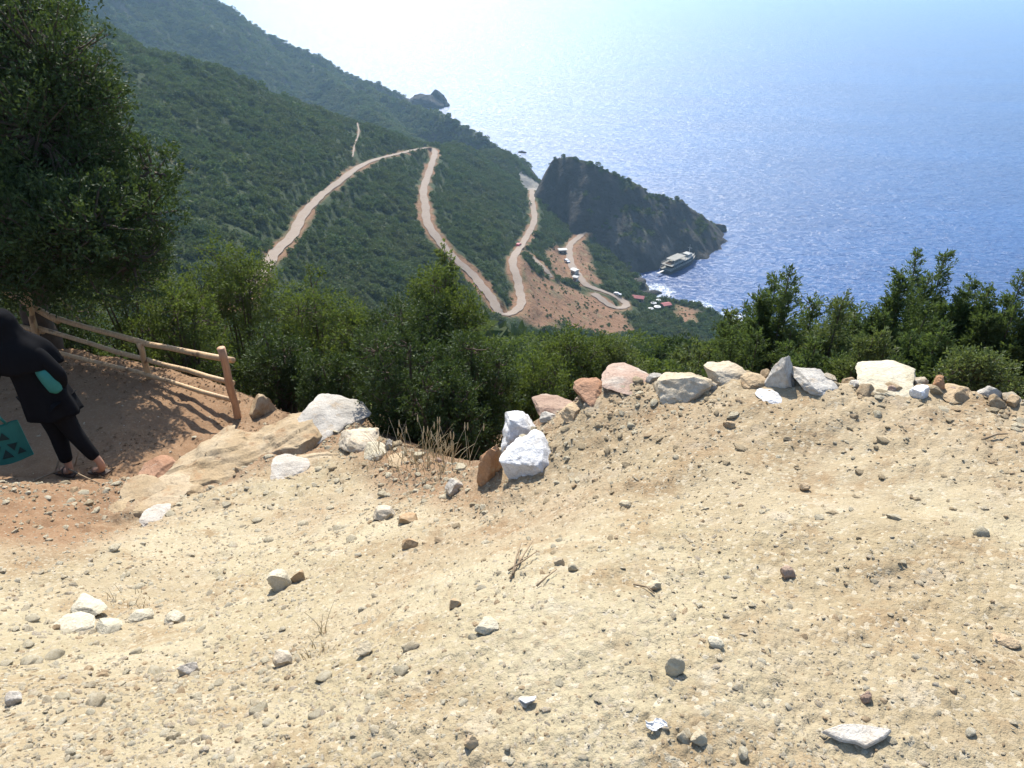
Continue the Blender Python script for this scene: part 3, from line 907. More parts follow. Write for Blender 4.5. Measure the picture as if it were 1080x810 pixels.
plant_px("sapling", 468, 258, 22, 9.9, 25, "thin sapling with sparse sprays standing out above the central clump", M['leaf_light'], 'shoot', nclus=90, nleaf=16, leaf=0.05)
plant_px("evergreen_bush", 606, 356, 48, 12.0, 31, "green bush behind the brown and rust coloured rocks", M['leaf_mid'], nclus=480, leaf=0.05)
plant_px("evergreen_bush", 655, 356, 42, 12.5, 32, "olive bush behind the broad pinkish rock", M['leaf_light'], nclus=380, leaf=0.05)
# the row on the right
plant_px("shrub_tree", 828, 286, 68, 7.4, 41, "leftmost tall shrub of the right hand row, behind the pointed pale rock", M['leaf_pine'], 'shoot', nclus=900, nleaf=24, leaf=0.036, aspect=0.34)
plant_px("shrub_tree", 778, 330, 44, 8.6, 42, "low shrub at the left end of the right hand row behind the grey brown rock", M['leaf_light'], 'shoot', nclus=420, nleaf=24, leaf=0.04)
plant_px("shrub_tree", 884, 312, 52, 6.9, 43, "yellowish green shrub between the two tallest shrubs of the right hand row", M['leaf_light'], 'shoot', nclus=600, nleaf=22, leaf=0.034, aspect=0.34)
plant_px("shrub_tree", 950, 290, 58, 7.3, 44, "dark dense shrub behind the broad pale rock slab", M['leaf_pine'], 'shoot', nclus=900, nleaf=24, leaf=0.036, aspect=0.34)
plant_px("shrub_tree", 1004, 270, 58, 7.7, 45, "tallest shrub of the right hand row with upright leading shoots", M['leaf_pine'], 'shoot', nclus=950, nleaf=24, leaf=0.036, aspect=0.34)
plant_px("shrub_tree", 1068, 288, 50, 7.2, 46, "rightmost dark shrub at the edge of the photo behind the grey rock", M['leaf_pine'], 'shoot', nclus=850, nleaf=24, leaf=0.036, aspect=0.34)
plant_px("shrub_tree", 1045, 372, 42, 5.6, 47, "low pale olive shrub in front of the dark row near the grey rock", M['leaf_light'], 'bush', nclus=420, nleaf=22, leaf=0.03)
plant_px("shrub_tree", 925, 352, 34, 6.2, 48, "low feathery shrub just behind the long pale rock", M['leaf_light'], 'shoot', nclus=380, nleaf=20, leaf=0.032, aspect=0.34)
plant_px("shrub_tree", 990, 345, 38, 6.3, 49, "low dark shrub behind the small upright orange rock", M['leaf_pine'], 'shoot', nclus=420, nleaf=22, leaf=0.034, aspect=0.34)
plant_px("shrub_tree", 1140, 300, 60, 7.0, 50, "dark shrub beyond the right end of the rock row", M['leaf_pine'], 'shoot', nclus=500, nleaf=22, leaf=0.04)
plant_px("shrub_tree", 862, 362, 32, 6.6, 51, "small dull green shrub behind the long pale rock lump", M['leaf_pine'], 'shoot', nclus=300, nleaf=20, leaf=0.034)

plant_px("evergreen_bush", 798, 326, 46, 8.4, 52, "rounded dark bush filling the gap left of the leftmost tall shrub", M['leaf_oak'], nclus=420, nleaf=24, leaf=0.036)
plant_px("evergreen_bush", 906, 322, 46, 8.4, 53, "rounded bush behind the yellowish green shrub of the right hand row", M['leaf_mid'], nclus=420, nleaf=24, leaf=0.036)
plant_px("evergreen_bush", 1036, 306, 48, 8.6, 54, "rounded dark bush between the tallest and the rightmost shrub", M['leaf_oak'], nclus=420, nleaf=24, leaf=0.036)
plant_px("evergreen_bush", 852, 312, 40, 8.8, 55, "rounded bush right behind the leftmost tall shrub", M['leaf_mid'], nclus=380, nleaf=24, leaf=0.036)

# single trees further down the slope, seen over the rocks
slope_spots = [(690, 366, 40, 17, 'leaf_mid', "round green tree down the slope behind the big cream boulder"), (740, 352, 38, 15, 'leaf_light', "pale olive tree down the slope right of the cream boulder"),
               (590, 352, 36, 24, 'leaf_oak', "dark tree down the slope above the white rocks"), (630, 352, 34, 30, 'leaf_mid', "small round tree down the slope above the rust coloured rock"),
               (712, 346, 30, 34, 'leaf_oak', "dark round tree just below the seaside huts"), (560, 358, 28, 32, 'leaf_mid', "tree down the slope below the lower hairpin"),
               (664, 352, 28, 46, 'leaf_oak', "dark tree below the red field's right corner"), (600, 358, 26, 50, 'leaf_light', "pale tree below the red field"),
               (755, 342, 30, 42, 'leaf_mid', "tree above the foaming shore left of the right hand shrubs"), (400, 345, 40, 22, 'leaf_mid', "tree down the slope left of the central clump"),
               (345, 318, 44, 19, 'leaf_mid', "tree down the slope behind the fence side thicket")]
for i, (u, v, hw, D, mt, lab) in enumerate(slope_spots):
    plant_px("slope_tree", u, v + 19, hw, D, 60 + i, lab, M[mt], nclus=420, nleaf=22, leaf=0.05 + 0.0028 * D, cat='tree', wood=0.06)

# ------------------------------------------------------------------ scrub that covers the slopes: one mass
def scrub_proto(name, seed, n, size, mat, squash=0.8):
    rng = np.random.default_rng(seed)
    lb = np.array([(rng.uniform(-0.5, 0.5), rng.uniform(-0.5, 0.5), rng.uniform(0.15, 0.75) * squash, rng.uniform(0.35, 0.6)) for _ in range(8)])
    idx = rng.integers(0, len(lb), n)
    dv = unit(rng.normal(size=(n, 3)) + np.array([0, 0, 0.3]))
    P = lb[idx, :3] + dv * (lb[idx, 3] * rng.uniform(0.7, 1.05, n))[:, None]
    P[:, 2] = np.abs(P[:, 2])
    ln = size * rng.uniform(0.6, 1.4, n)
    v, f = leaf_quads(rng, P, dv + rng.normal(size=(n, 3)) * 0.8, ln, ln * 0.7)
    me = np_mesh(name, v, f, mat, False, None, {"rnd": np.clip(rng.uniform(0, 1, n) * 0.5 + np.repeat(0.0, n) + 0.5 * (idx % 3) / 2.0, 0, 1)})
    return bpy.data.objects.new(name, me)

def scatter(name, pos, rot, scl, idx, protos, label=None):
    me = np_mesh(name, pos, [np.zeros((0, 3), int)] if False else np.zeros((0, 3), int), None) if False else bpy.data.meshes.new(name)
    me.vertices.add(len(pos)); me.vertices.foreach_set("co", np.asarray(pos, np.float32).ravel())
    for k, a in (("rot", rot), ("scl", scl)):
        at = me.attributes.new(k, 'FLOAT_VECTOR', 'POINT'); at.data.foreach_set("vector", np.asarray(a, np.float32).ravel())
    at = me.attributes.new("idx", 'INT', 'POINT'); at.data.foreach_set("value", np.asarray(idx, np.int32))
    o = obj(name, me)
    ng = bpy.data.node_groups.new(name, 'GeometryNodeTree')
    ng.interface.new_socket("Geometry", in_out='INPUT', socket_type='NodeSocketGeometry')
    ng.interface.new_socket("Geometry", in_out='OUTPUT', socket_type='NodeSocketGeometry')
    gi = ng.nodes.new("NodeGroupInput"); go = ng.nodes.new("NodeGroupOutput")
    jn = ng.nodes.new("GeometryNodeJoinGeometry")
    for p in reversed(protos):
        oi = ng.nodes.new("GeometryNodeObjectInfo"); oi.inputs["Object"].default_value = p
        oi.inputs["As Instance"].default_value = True
        ng.links.new(oi.outputs["Geometry"], jn.inputs[0])
    ip = ng.nodes.new("GeometryNodeInstanceOnPoints"); ip.inputs["Pick Instance"].default_value = True
    def attr(nm, ty):
        a = ng.nodes.new("GeometryNodeInputNamedAttribute"); a.data_type = ty; a.inputs["Name"].default_value = nm
        return a.outputs["Attribute"]
    er = ng.nodes.new("FunctionNodeEulerToRotation")
    ng.links.new(attr("rot", 'FLOAT_VECTOR'), er.inputs[0])
    ng.links.new(gi.outputs[0], ip.inputs["Points"]); ng.links.new(jn.outputs[0], ip.inputs["Instance"])
    ng.links.new(attr("idx", 'INT'), ip.inputs["Instance Index"]); ng.links.new(er.outputs[0], ip.inputs["Rotation"])
    ng.links.new(attr("scl", 'FLOAT_VECTOR'), ip.inputs["Scale"])
    ng.links.new(ip.outputs[0], go.inputs[0])
    md = o.modifiers.new("scatter", 'NODES'); md.node_group = ng
    return tag(o, label, kind="stuff")

rng = np.random.default_rng(99)
protos = [scrub_proto("scrub_bush", 201 + i, 240, 0.30, M['scrub'] if i % 3 else M['scrub2']) for i in range(6)]
fine = [scrub_proto("scrub_bush_fine", 301 + i, 1500, 0.105, M['leaf_mid'] if i % 2 else M['leaf_oak'], 1.0) for i in range(4)]

def bush_points(n, x0, x1, y0, y1, fn, keep):
    x = rng.uniform(x0, x1, n); y = rng.uniform(y0, y1, n)
    z = fn(x, y)
    k = keep(x, y, z)
    return x[k], y[k], z[k]
def hill_keep(x, y, z):
    ok = z > SEA_Z + 2.5 + 2 * fbm(x / 10, y / 10, 2, 3)
    for (rd, hw, bl) in ROADS:
        d, _ = seg_dist(x, y, rd)
        ok &= d > hw + (1.9 if hw > 1 else 0.7) + 1.6 * fbm(x / 12, y / 12, 2, 31)
        if hw > 1:                                          # the lower verge is cut clear as well
            ok &= seg_dist(x, y + 4.0, rd)[0] > hw + 1.2
    for f in FIELDS:
        ok &= (poly_sd(x, y, f) + 6 * fbm(x / 14, y / 14, 4, 31) > 1.0) | (rng.uniform(0, 1, len(x)) < 0.30)
    ok &= (np.hypot(x - 27, y - 614) > 12) & (np.hypot((x - BEACH[0]) * 0.8, y - BEACH[1]) > 11)
    ok &= (fbm(x / 22, y / 22, 4, 303) < 0.52 + 0.25 * rng.uniform(-1, 1, len(x)))
    ok &= (y < 380) | (head_h(x, y) < z + 0.5)
    return ok
x, y, z = bush_points(72000, -240, 150, 56, 660, far_h, hill_keep)
n = len(x)
sc = rng.lognormal(0.42, 0.32, n) * 0.92
sm = np.minimum.reduce([seg_dist(x, y, rd)[0] - hw for (rd, hw, bl) in ROADS])
sc = sc * np.where(sm < 7, 0.72, 1.0)
infield = np.logical_or.reduce([poly_sd(x, y, f) < 1 for f in FIELDS]); sc = np.where(infield, sc * rng.uniform(0.2, 0.5, n), sc)
scatter("hillside_scrub", np.stack([x, y, z - 0.15 * sc], 1), np.stack([rng.normal(0, 0.1, n), rng.normal(0, 0.1, n), rng.uniform(0, 6.28, n)], 1),
        np.stack([sc, sc, sc * rng.uniform(0.75, 1.2, n)], 1), rng.integers(0, 6, n), protos)

x, y, z = bush_points(5200, -75, 75, 15, 62, far_h, lambda x, y, z: np.abs(x) < 10 + 0.95 * y)
n = len(x); sc = rng.lognormal(0.15, 0.3, n) * (0.60 + 0.005 * y)
scatter("slope_scrub", np.stack([x, y, z - 0.2 * sc], 1), np.stack([rng.normal(0, 0.1, n), rng.normal(0, 0.1, n), rng.uniform(0, 6.28, n)], 1),
        np.stack([sc, sc, sc * rng.uniform(0.8, 1.15, n)], 1), rng.integers(0, 4, n), fine)

def head_keep(x, y, z):
    sl = slope_of(head_h, x, y)
    return (z > SEA_Z + 5) & (sl + 0.5 * fbm(x / 20, y / 20, 4, 33) < 0.80) & (far_h(x, y) < z)
x, y, z = bush_points(5500, 10, 170, 425, 560, head_h, head_keep)
n = len(x); sc = rng.lognormal(0.05, 0.35, n)
scatter("headland_scrub", np.stack([x, y, z - 0.15 * sc], 1), np.stack([np.zeros(n), np.zeros(n), rng.uniform(0, 6.28, n)], 1), np.stack([sc, sc, sc * 0.85], 1), rng.integers(0, 6, n), protos)

def mtn_keep(x, y, z):
    return (z > SEA_Z + 6) & (fbm(x / 60, y / 60, 4, 77) < 0.45 + 0.2 * rng.uniform(-1, 1, len(x))) & (slope_of(mtn_h, x, y, 4.0) < 1.5)
x, y, z = bush_points(42000, -620, 30, 600, 1080, mtn_h, mtn_keep)
n = len(x); sc = rng.lognormal(0.85, 0.35, n)
scatter("mountain_scrub", np.stack([x, y, z - 0.2 * sc], 1), np.stack([np.zeros(n), np.zeros(n), rng.uniform(0, 6.28, n)], 1), np.stack([sc, sc, sc * 0.75], 1), rng.integers(0, 6, n), protos)

M['slab'] = rock_mat('slab_stone', (0.46, 0.41, 0.345), (0.53, 0.485, 0.42), (0.43, 0.36, 0.28), 6.0)
M['outcrop'] = rock_mat('bedrock', (0.33, 0.245, 0.145), (0.40, 0.32, 0.215), (0.29, 0.185, 0.10), 2.2)
# ------------------------------------------------------------------ rocks
def n3(v, f, seed):
    return (vnoise(v[:, 0] * f, v[:, 1] * f + v[:, 2] * f * 0.37, seed) + vnoise(v[:, 1] * f + 5.1, v[:, 2] * f + v[:, 0] * f * 0.41, seed + 1) + vnoise(v[:, 2] * f + 9.7, v[:, 0] * f + v[:, 1] * f * 0.33, seed + 2)) / 1.5
def rock_mesh(name, seed, dims, mat, sub=4, cuts=12, rough=0.10, lump=0.16):
    rng = np.random.default_rng(seed)
    bm = bmesh.new(); bmesh.ops.create_icosphere(bm, subdivisions=sub, radius=1.0)
    v = np.array([p.co[:] for p in bm.verts]); f = np.array([[q.index for q in t.verts] for t in bm.faces]); bm.free()
    v = v * (1 + 2.2 * lump * n3(v, 1.1, seed))[:, None]
    # broken faces: big ones first, then small chips along the edges
    for k in range(cuts):
        d = unit(rng.normal(size=3) * np.array([1, 1, 0.9])); off = rng.uniform(0.45, 0.78)
        s = v @ d - off
        v = v - np.maximum(s, 0)[:, None] * d * 0.98
    for k in range(cuts * 2):
        d = unit(rng.normal(size=3)); off = (v @ d).max() * rng.uniform(0.86, 0.97)
        s = v @ d - off
        v = v - np.maximum(s, 0)[:, None] * d * 0.9
    nv = unit(v)
    w = n3(v, 2.6, seed + 7) * 0.9 + (0.25 - np.abs(n3(v, 4.3, seed + 11))) * 0.7 + n3(v, 9.0, seed + 17) * 0.45 + (0.2 - np.abs(n3(v, 17.0, seed + 23))) * 0.25
    v = v + nv * (rough * w)[:, None]
    ext = v.max(0) - v.min(0)
    v = (v - 0.5 * (v.max(0) + v.min(0))) / ext * np.array(dims)
    me = np_mesh(name, v, f, mat, True)
    me.set_sharp_from_angle(angle=R(32))
    return me

def rock_px(name, u, vb, w, h, mat, seed, label, cat="rock", sink=0.5, rz=None, depth=1.2, tilt=0.0, group=None, sub=5, cuts=11, lump=0.16, back=0.0):
    """a rock w x h pixels large whose lower edge meets the ground at (u, vb)"""
    p = ghit(u, vb)
    D = p[1] * CP - (p[2] - CAM_Z) * SP
    W = w * D / 800.0; Hh = h * D / 800.0
    dy = W * depth
    # the seen height holds part of the depth of the top face
    Hh *= 0.84
    Hz = max(0.35 * Hh, (Hh - 0.45 * dy * 0.5) / 0.86) / (1 - sink)
    y = p[1] + dy * 0.36 + back
    z = gh(p[0], p[1]) * 0.6 + gh(p[0], y) * 0.4
    me = rock_mesh(name, seed, (W, dy, Hz), mat, sub, cuts, lump=lump)
    o = obj(name, me, None, (p[0], y, z + Hz * (0.5 - sink)), (tilt, tilt * 0.4, 0.0 if rz is None else rz))
    return tag(o, label, cat, group)

ROCKS = [
 (551, 462, 46, 38, 'white', 301, "upper of the two whitewashed rocks at the bend of the road edge"),
 (556, 502, 60, 50, 'white', 302, "lower and larger of the two whitewashed rocks, in front of the other"),
 (516, 506, 27, 50, 'orange', 303, "upright ochre rock touching the left side of the white rocks"),
 (590, 436, 56, 26, 'purple', 304, "brown mottled rock right behind the upper white rock"),
 (606, 441, 30, 18, 'tan', 324, "small tan rock in front of the brown mottled rock"),
 (579, 444, 20, 14, 'greyst', 305, "small grey rock wedged between the upper white rock and the brown rock"),
 (627, 424, 42, 25, 'rust', 306, "rust red rock between the brown rock and the broad pinkish rock"),
 (668, 410, 64, 22, 'pink', 307, "broad low pinkish rock left of the big cream boulder"),
 (636, 404, 12, 10, 'greyst', 308, "little grey stone at the left end of the broad pinkish rock"),
 (724, 420, 58, 42, 'cream', 309, "big smooth cream boulder standing alone in the rock row"),
 (770, 402, 44, 26, 'cream', 310, "cream rock with a brown hollow right of the big cream boulder"),
 (787, 398, 30, 22, 'purple', 326, "brown rock leaning on the cream rock with the hollow"),
 (797, 408, 24, 16, 'tan', 311, "small tan rock left of the pointed pale rock"),
 (826, 413, 44, 50, 'greyst', 362, "tall pointed pale grey rock, highest of the row"),
 (815, 424, 26, 10, 'white', 313, "flat white stone lying in front of the pointed rock"),
 (866, 413, 46, 26, 'greyst', 314, "long pale rock with a sloping top right of the pointed rock"),
 (905, 409, 14, 12, 'greyst', 329, "small grey stone at the right end of the long pale rock"),
 (952, 416, 76, 24, 'pale', 315, "broad low pale slab in the right part of the rock row"),
 (975, 420, 20, 18, 'white', 327, "white angular stone at the right end of the broad pale slab"),
 (992, 412, 12, 19, 'orange', 316, "small upright orange rock at the end of the broad pale slab"),
 (1018, 421, 36, 18, 'tan', 317, "low tan rock right of the small orange rock"),
 (1048, 422, 24, 22, 'greyst', 318, "grey pointed rock near the right end of the row"),
 (1072, 428, 16, 14, 'tan', 319, "small yellowish rock, last of the row on the right"),
 (343, 462, 80, 40, 'greyst', 320, "lumpy grey white boulder at the drop left of the central bush"),
 (272, 440, 28, 30, 'tan', 321, "square yellow tan block beside the foot of the fence end post"),
 (300, 425, 34, 14, 'rust', 332, "low reddish rock behind the square yellow tan block"),
 (375, 476, 46, 28, 'cream', 333, "cream rock below the right end of the lumpy grey white boulder"),
 (395, 484, 26, 16, 'pale', 334, "small pale rock below the lumpy boulder, at the edge of the red soil"),
 (418, 491, 22, 10, 'tan', 335, "small tan rock at the edge of the red soil by the dry grass"),
 (300, 505, 44, 18, 'slab', 336, "flat pale slab in front of the big tan outcrop"),
 (160, 505, 44, 24, 'rust', 337, "reddish rock at the lip of the bank left of the big tan outcrop"),
 (140, 530, 52, 18, 'outcrop', 338, "pale rounded hump of rock at the lip of the bank"),
 (158, 553, 34, 9, 'slab', 339, "flat whitish stone below the pale hump of rock"),
 (478, 522, 20, 20, 'greyst', 340, "pale grey rock left below the upright ochre rock"),
]
for (u, vb, w, h, mt, sd, lab) in ROCKS:
    o = rock_px("rock", u, vb, w, h, M[mt], sd, lab, group="rocks along the road edge")
    if sd == 362:                                           # this one narrows to a point
        co = np.zeros(len(o.data.vertices) * 3, np.float32); o.data.vertices.foreach_get("co", co); co = co.reshape(-1, 3)
        zt = (co[:, 2] - co[:, 2].min()) / np.ptp(co[:, 2]); co[:, 0] = co[:, 0] * (1.1 - 0.78 * zt) + 0.012 * zt; co[:, 1] *= 1.05 - 0.6 * zt
        o.data.vertices.foreach_set("co", co.ravel()); o.data.update()
def ledge(u, v, dims, tilt, rz, dz, seed, label, name="bedrock_ledge", flat=0.42):
    p = ghit(u, v)
    me = rock_mesh(name, seed, dims, M['outcrop'], 6, 9, 0.09, 0.22)
    co = np.zeros(len(me.vertices) * 3, np.float32); me.vertices.foreach_get("co", co); co = co.reshape(-1, 3)
    # a worn, stepped upper face
    top = dims[2] * (flat - 0.5 + 0.10 * np.floor(2.5 * vnoise(co[:, 0] * 2.2 + seed, co[:, 1] * 2.6, seed) + 0.5) / 2.5)
    lim = top + 0.05 * dims[2] * fbm(co[:, 0] * 7, co[:, 1] * 7, 4, seed + 3)
    co[:, 2] = np.where(co[:, 2] > lim, lim + (co[:, 2] - lim) * 0.15, co[:, 2])
    me.vertices.foreach_set("co", co.ravel()); me.update()
    return tag(obj(name, me, None, (p[0], p[1], gh(p[0], p[1]) + dz), (R(tilt), R(-4), rz)), label, "rock ledge", "bedrock ledges between path and road")
ledge(240, 486, (1.55, 1.25, 0.95), -10, 0.35, -0.10, 350, "broad tan sloping ledge of bedrock between the path and the road", flat=0.72)
ledge(300, 468, (0.80, 0.75, 0.70), -10, 0.8, -0.10, 351, "broken pinkish tan ledge left of the lumpy grey white boulder", flat=0.75)
ledge(196, 508, (0.70, 0.60, 0.50), -6, -0.3, -0.10, 352, "low tan ledge at the left foot of the broad sloping ledge", flat=0.75)
ledge(330, 492, (0.62, 0.50, 0.42), -8, 0.2, -0.10, 353, "small tan ledge in front of the lumpy grey white boulder", flat=0.75)
ledge(150, 528, (0.70, 0.50, 0.40), -6, 0.1, -0.09, 354, "pale cracked ledge at the lip of the bank beside the pale hump", flat=0.7)

# named stones lying on the road
STONES = [
 (294, 622, 26, 25, 'pale', 401, "angular pale stone, largest loose one in the left half of the road"),
 (314, 614, 16, 16, 'tan', 402, "tan stone leaning against the largest loose pale stone"),
 (712, 712, 20, 24, 'pebble', 403, "rounded grey tan stone in the lower right centre of the road"),
 (513, 668, 26, 14, 'pale', 404, "smooth cream stone in the middle of the road"),
 (756, 683, 17, 12, 'pale', 405, "smooth pale stone above the rounded grey tan stone"),
 (197, 712, 22, 18, 'slab', 406, "angular white stone on the pale gravel at lower left"),
 (832, 610, 16, 15, 'purple', 407, "dark brown stone in the right half of the road"),
 (1065, 683, 26, 12, 'tan', 408, "flat tan stone by the right edge of the photo"),
 (737, 786, 18, 15, 'pebble', 409, "pale stone near the bottom edge right of the centre"),
 (915, 742, 12, 13, 'purple', 410, "small dark stone above the flat white slab"),
 (13, 744, 20, 16, 'slab', 411, "round white stone at the far left of the road"),
 (85, 650, 42, 20, 'pale', 412, "cream slab at the right foot of the red bank"),
 (70, 668, 46, 15, 'pale', 413, "long flat cream stone below the cream slab"),
 (110, 668, 28, 15, 'pale', 423, "wedge shaped cream stone right of the long flat cream stone"),
 (182, 658, 20, 14, 'pale', 414, "cream stone right of the row of flat slabs"),
 (146, 655, 24, 13, 'pale', 424, "flat cream stone in the middle of the row of slabs"),
 (404, 548, 24, 16, 'cream', 415, "cream stone above the centre left rubble"),
 (430, 552, 22, 14, 'tan', 416, "tan stone right of the cream stone in the rubble"),
 (432, 578, 18, 12, 'tan', 417, "tan stone under the cream stone in the rubble"),
 (296, 702, 22, 16, 'cream', 418, "cream stone below the angular largest one"),
 (555, 745, 18, 8, 'slab', 419, "thin white chip of stone in the lower centre"),
 (383, 690, 18, 12, 'pebble', 420, "cream stone of the small heap at lower left centre"),
 (605, 602, 12, 10, 'pebble', 421, "round stone just right of the dead twigs"),
 (590, 596, 12, 10, 'pebble', 422, "small round stone right above the other round stone by the twigs"),
 (497, 790, 16, 16, 'tan', 425, "tan lump of stone near the bottom edge left of the centre"),
 (690, 622, 16, 12, 'pebble', 426, "grey angular stone beside a short stick right of the twigs"),
 (480, 640, 13, 10, 'tan', 427, "tan stone above the smooth cream one in the middle of the road"),
 (770, 452, 12, 9, 'tan', 428, "tan stone in the road below the hollow cream rock"),
 (850, 518, 12, 10, 'tan', 429, "tan stone in the upper right part of the road"),
 (660, 535, 14, 9, 'pebble', 430, "grey flat stone in the road right of the white rocks"),
]
for (u, vb, w, h, mt, sd, lab) in STONES:
    rock_px("loose_stone", u, vb, w, h, M[mt], sd, lab, "stone", sink=0.34, rz=0.0, depth=0.85, sub=4, group="loose stones on the road")

# more loose stones that nothing tells apart, each its own object
rngS = random.Random(77)
small_protos = [rock_mesh("small_stone", 500 + i, (1.0, rngS.uniform(0.7, 1.0), rngS.uniform(0.45, 0.75)), M['pebble'] if i % 2 else M['pale'], 3, 10) for i in range(6)]
for i in range(70):
    y = rngS.uniform(0.95, 5.0); ymax = None
    xw = 0.82 * y + 0.3
    x = rngS.uniform(-xw, xw)
    if y > np.interp(x, EX, EY) - 0.15: continue
    if x > 0 and rngS.random() < 0.45: continue
    s = 0.018 + 0.036 * rngS.random() ** 2.4 + (0.03 * rngS.random() if x < -0.5 else 0)
    o = bpy.data.objects.new("small_stone", small_protos[i % 6])
    o.scale = (s, s, s); o.location = (x, y, gh(x, y) + 0.12 * s)
    o.rotation_euler = (rngS.uniform(-0.3, 0.3), rngS.uniform(-0.3, 0.3), rngS.uniform(0, 6.28))
    link(o); tag(o, "small pale angular stone half sunk in the gravel of the road", "stone", "small stones strewn over the gravel")

# flat angular slabs of the same earth coloured stone, thick on the left half of the road
M['slabby'] = rock_mat("earth_stone", (0.43, 0.37, 0.25), (0.52, 0.46, 0.335), (0.39, 0.305, 0.19), 5.0)
slab_protos = [rock_mesh("broken_stone", 520 + i, (1.0, rngS.uniform(0.6, 0.95), rngS.uniform(0.30, 0.5)), M['slabby'], 3, 12, 0.06) for i in range(8)]
cnt = 0
while cnt < 230:
    y = rngS.uniform(1.1, 5.6); x = rngS.uniform(-0.85 * y - 0.3, 0.35)
    if y > np.interp(x, EX, EY) - 0.12: continue
    if rngS.random() > 0.30 + 1.3 * float(fbm(np.array([x * 1.1]), np.array([y * 1.1 + 0.6 * x]), 3, 640)[0]) + 0.3 * (x < -1): continue
    s = (0.024 + 0.055 * rngS.random() ** 2.0) * (0.75 + 0.1 * y)
    o = bpy.data.objects.new("broken_stone", slab_protos[cnt % 8]); o.scale = (s, s, s)
    o.location = (x, y, gh(x, y) + 0.08 * s); o.rotation_euler = (rngS.uniform(-0.3, 0.08), rngS.uniform(-0.15, 0.15), rngS.uniform(0, 6.28))
    link(o); tag(o, "flat broken stone of pale earth colour half bedded in the rubble of the road", "stone", "broken flat stones in the rubble"); cnt += 1

# gravel: nobody could count it
gp = [bpy.data.objects.new("gravel_stone", rock_mesh("gravel_stone", 600 + i, (1.0, 0.8, 0.6), (M['pebble'], M['pale'], M['tan'], M['pebble'], M['pebble'], M['cream'])[i], 2, 8)) for i in range(6)]
n = 64000
r = 0.75 * (9.0 / 0.75) ** rng.uniform(0, 1, n); a = rng.uniform(-0.95, 0.95, n)
x, y = r * np.sin(a), r * np.cos(a)
dens = 0.36 + 0.9 * fbm(x * 1.3, y * 1.3, 4, 881) + 0.30 * sstep(0.4, -1.0, x)
k = (rng.uniform(0, 1, n) < dens) & ((y < np.interp(x, EX, EY) + 0.5) | ((poly_sd(x, y, PATH) < 0.2) & (rng.uniform(0, 1, n) < 0.10)))
x, y = x[k], y[k]; n = len(x)
s = (0.0052 * (1 - rng.uniform(0, 1, n)) ** -0.36).clip(0, 0.024) * (0.85 + 0.12 * np.hypot(x, y)) * (1 + 0.5 * sstep(0.0, -1.5, x))
z = ground_h(x, y)
scatter("gravel", np.stack([x, y, z - 0.03 * s], 1), rng.uniform(-0.5, 0.5, (n, 3)) + np.stack([np.zeros(n), np.zeros(n), rng.uniform(0, 6.28, n)], 1),
        np.stack([s * rng.uniform(0.8, 1.3, n), s, s * rng.uniform(0.45, 0.85, n)], 1), rng.integers(0, 6, n), gp)

# crumbled stones and clods along the foot of the rock row and the bank
M['clod'] = rock_mat("earth_clod", (0.33, 0.255, 0.155), (0.42, 0.34, 0.22), (0.30, 0.205, 0.115), 5.0)
cp = [bpy.data.objects.new("clod", rock_mesh("clod", 650 + i, (1.0, 0.8, 0.62), (M['clod'], M['slabby'], M['clod'], M['tan'], M['slabby'], M['clod'])[i], 3, 10, 0.09)) for i in range(6)]
n = 15000
x = rng.uniform(-4.6, 2.7, n); y = np.interp(x, EX, EY) - np.abs(rng.normal(0, 0.62, n)) + 0.14
k = rng.uniform(0, 1, n) < 0.50 + 0.9 * fbm(x * 1.6, y * 1.6, 3, 911); x, y = x[k], y[k]; n = len(x)
s = (0.009 * (1 - rng.uniform(0, 1, n)) ** -0.46).clip(0, 0.055) * (1 + 0.35 * sstep(0, -2, x))
z = ground_h(x, y)
scatter("rubble", np.stack([x, y, z + 0.05 * s], 1), rng.uniform(-0.4, 0.4, (n, 3)) + np.stack([np.zeros(n), np.zeros(n), rng.uniform(0, 6.28, n)], 1),
        np.stack([s * rng.uniform(0.8, 1.3, n), s, s * rng.uniform(0.5, 0.95, n)], 1), rng.integers(0, 6, n), cp)

# fist sized rocks packed between the big ones of the row
fist = [rock_mesh("packed_rock", 670 + i, (1.0, rngS.uniform(0.7, 0.95), rngS.uniform(0.6, 0.8)), (M['tan'], M['cream'], M['slabby'], M['pink'], M['clod'], M['greyst'])[i], 4, 11, 0.09) for i in range(6)]
for i in range(64):
    x = rngS.uniform(-2.2, 2.5); y = float(np.interp(x, EX, EY)) + rngS.gauss(-0.02, 0.09)
    s = rngS.uniform(0.04, 0.10)
    o = bpy.data.objects.new("packed_rock", fist[i % 6]); o.scale = (s, s, s); o.location = (x, y, gh(x, y) + 0.12 * s)
    o.rotation_euler = (rngS.uniform(-0.5, 0.3), rngS.uniform(-0.4, 0.4), rngS.uniform(0, 6.28))
    link(o); tag(o, "fist sized earthy rock packed among the bigger rocks of the road edge", "rock", "small rocks packed along the road edge")

